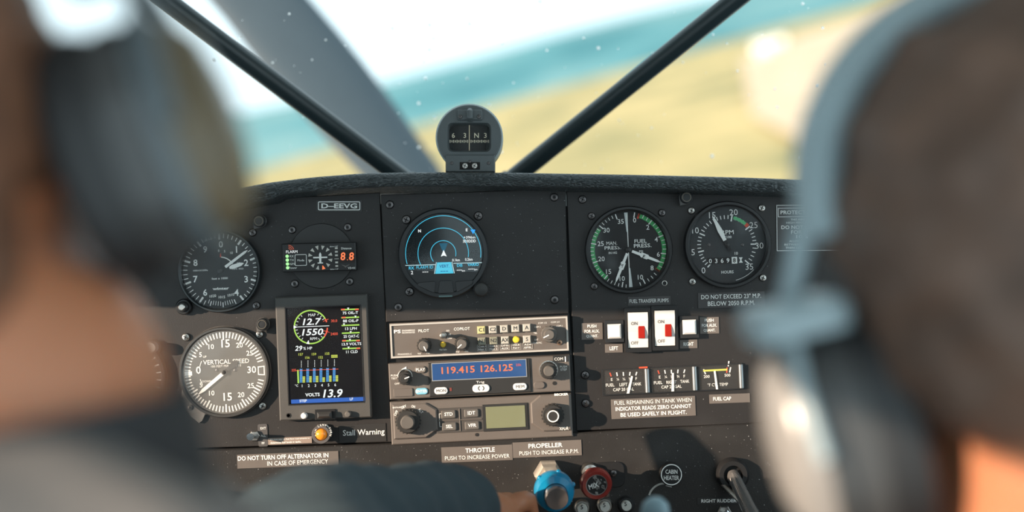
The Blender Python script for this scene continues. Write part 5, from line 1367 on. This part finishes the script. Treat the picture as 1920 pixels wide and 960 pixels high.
nb2 = px_at(2020, 985, .64)
cop, M2 = build_person('passenger at right with dark brown hair, seen from behind', nb2, hc2, 14, 0,
    [nb2 + Vector((.165, 0, -.09)), nb2 + Vector((-.165, 0, -.09))],
    [[nb2 + Vector((.22, .20, -.33)), nb2 + Vector((-.20, .20, -.34))], [nb2 + Vector((.1, .40, -.36)), nb2 + Vector((-.08, .40, -.37))], [None, None]],
    nb2 + Vector((0, -.04, -.50)), HAIR2, hair_full, JACKET2, knees=[nb2 + Vector((-.12, .42, -.44)), nb2 + Vector((.12, .42, -.44))])

# ---------------------------------------------------------------- added unseen yoke, placed to cast a shadow on the lower panel
def yoke():
    c = Vector((-.345, -.27, -.214)); root = bpy.data.objects.new('shadow_yoke', None); C.objects.link(root); root.location = c; root.rotation_euler = (0, R(-25), 0)
    tag(root, 'added black yoke unseen in front of the pilot, casting a shadow on the lower panel', 'control yoke')
    link('column', MB().tube([(0, .01, 0), (0, .262, -.01)], .014, 20).mesh('column'), STEEL, root)
    link('hub', MB().box(.10, .07, -.015, .02, .004, r=.012).mesh('hub'), BLACK, root)
    link('crossbar', MB().tube([(-.095, 0, -.01), (-.05, -.005, -.022), (0, -.005, -.025), (.05, -.005, -.022), (.088, 0, -.01)], .013, 16).mesh('crossbar'), BLACK, root)
    for q, x in ((-1, -.095), (1, .086)):
        link('grip', MB().tube([(x, 0, -.015), (x + q * .004, -.003, .02), (x + q * .003, -.006, .055), (x - q * .004, -.008, .082)], [.014, .0165, .0165, .013], 16).mesh('grip'), KNOB, root)
yoke()

# ---------------------------------------------------------------- headsets
def headset(label, M, shell_m, band_m, face_m, cup_drop, band_w, name='headset', br=.100, bt=.0075, cs=1.0, saddle=False, rim_m=None):
    root = bpy.data.objects.new(name, None); C.objects.link(root); root.matrix_world = M
    tag(root, label, 'headset')
    cush = mat('ear_cushion', (.012, .012, .013), .5)
    for q in (-1, 1):
        base = Vector((q * .080, -.004, -.012 - cup_drop))
        def cup(name, prof, m, n=36, sy=.80, sz=1.12 * cs):
            mb = MB(); vs = []
            for r, h in prof:
                for i in range(n):
                    a = 2 * math.pi * i / n; vs.append(base + Vector((q * h, r * sy * math.cos(a), r * sz * math.sin(a))))
            fs = [[j * n + i, j * n + (i + 1) % n, (j + 1) * n + (i + 1) % n, (j + 1) * n + i] for j in range(len(prof) - 1) for i in range(n)]
            fs += [list(range(n)), [(len(prof) - 1) * n + i for i in range(n)]]
            mb.add(vs, fs, True); return link(name, mb.mesh(name), m, root)
        cup('ear_cushion', [(.028, -.006), (.038, -.008), (.044, -.003), (.045, .006), (.042, .014), (.034, .016)], cush)
        sh = cup('ear_cup', [(.036, .013), (.041, .014), (.0425, .022), (.040, .034), (.040, .036)], shell_m)
        cup('cup_rim', [(.040, .030), (.043, .031), (.0435, .035), (.042, .038), (.038, .038)], rim_m or band_m)
        cup('cup_cover', [(.039, .037), (.037, .046), (.029, .053), (.015, .0565), (.002, .057)], face_m)
        if saddle:
            sd = MB().box(.042, .060, -.0, .016, .004, r=.008); sd.v = [(base.x + q * (.033 + x), base.y + z, base.z + .046 * cs - y * .9) for x, y, z in sd.v]
            link('cup_saddle', sd.mesh('cup_saddle'), band_m, root)
        yk = base + Vector((q * .036, 0, 0))
        for s_ in (-1, 1):
            pts = [yk + Vector((q * .004, s_ * .036, .0)), yk + Vector((q * .006, s_ * .034, .03)), yk + Vector((q * .002, s_ * .018, .058)), yk + Vector((-q * .002, 0, .066))]
            link('yoke', MB().tube(pts, .0035, 10).mesh('yoke'), band_m, root)
        link('slider', MB().tube([yk + Vector((-q * .002, 0, .062)), Vector((q * (br + .004), -.004, .065)), Vector((q * (br - .002), -.004, .09))], .0055, 12).mesh('slider'), band_m, root)
    # headband: flat padded arch
    mb = MB(); n = 40; sec = 10; vs = []
    for i in range(n + 1):
        a = math.pi * i / n; c = Vector((br * math.cos(a), -.004, .052 + .090 * math.sin(a) ** .95)); nrm = Vector((math.cos(a), 0, math.sin(a)))
        for j in range(sec):
            b = 2 * math.pi * j / sec; vs.append(c + nrm * bt * math.sin(b) + Vector((0, band_w * math.cos(b), 0)))
    fs = [[i * sec + j, i * sec + (j + 1) % sec, (i + 1) * sec + (j + 1) % sec, (i + 1) * sec + j] for i in range(n) for j in range(sec)]
    fs += [list(range(sec)), [n * sec + j for j in range(sec)]]
    mb.add(vs, fs, True); link('headband', mb.mesh('headband'), band_m, root)
    mic = [Vector((-.105, .03, -.04 - cup_drop)), Vector((-.10, .08, -.07)), Vector((-.06, .135, -.085)), Vector((-.015, .150, -.08))]
    link('microphone_boom', MB().tube(mic, .003, 10).mesh('microphone_boom'), cush, root); link('microphone', MB().sphere(mic[-1], .011, 14, (1.3, .8, .8)).mesh('microphone'), cush, root)
headset('black headset with an olive reflection painted on its round cups on the pilot', M1, mat('shell_black', (.05, .05, .05), .25), mat('band_black', (.09, .11, .12), .3), mat('cover_reflection', (.11, .085, .05), .35), .0, .016)  # outer cup faces carry an olive reflection in their base colour
headset('pale grey headset with padded band on the passenger', M2, mat('shell_grey', (.05, .05, .05), .4), mat('band_grey', (.30, .38, .41), .4), mat('cover_silver', (.22, .21, .20), .28), .027, .02, br=.090, bt=.011, cs=1.12, saddle=True, rim_m=mat('rim_dark', (.045, .045, .045), .3))

# ---------------------------------------------------------------- seats under the two people
def seat(hip, label):
    root = bpy.data.objects.new('cockpit_seat', None); C.objects.link(root); h = Vector(hip); root.location = (h.x, h.y, -1.0)
    tag(root, label, 'seat', 'cockpit seats')
    top = h.z - .145 + 1.0; fab = mat('seat_fabric', (.10, .09, .085), .9, bump=.4)
    slab('seat_cushion', -.2, .2, -.20, .30, top - .10, top, fab, root); slab('seat_back', -.2, .2, -.30, -.20, top - .05, top + .42, fab, root)
    for x in (-.19, .16):
        for y in (-.17, .24): slab('leg', x, x + .03, y, y + .03, 0, top - .10, STEEL, root)
seat(nb1 + Vector((.0, -.04, -.56)), 'grey cushioned seat carrying the pilot'); seat(nb2 + Vector((0, -.04, -.50)), 'grey cushioned seat carrying the passenger')
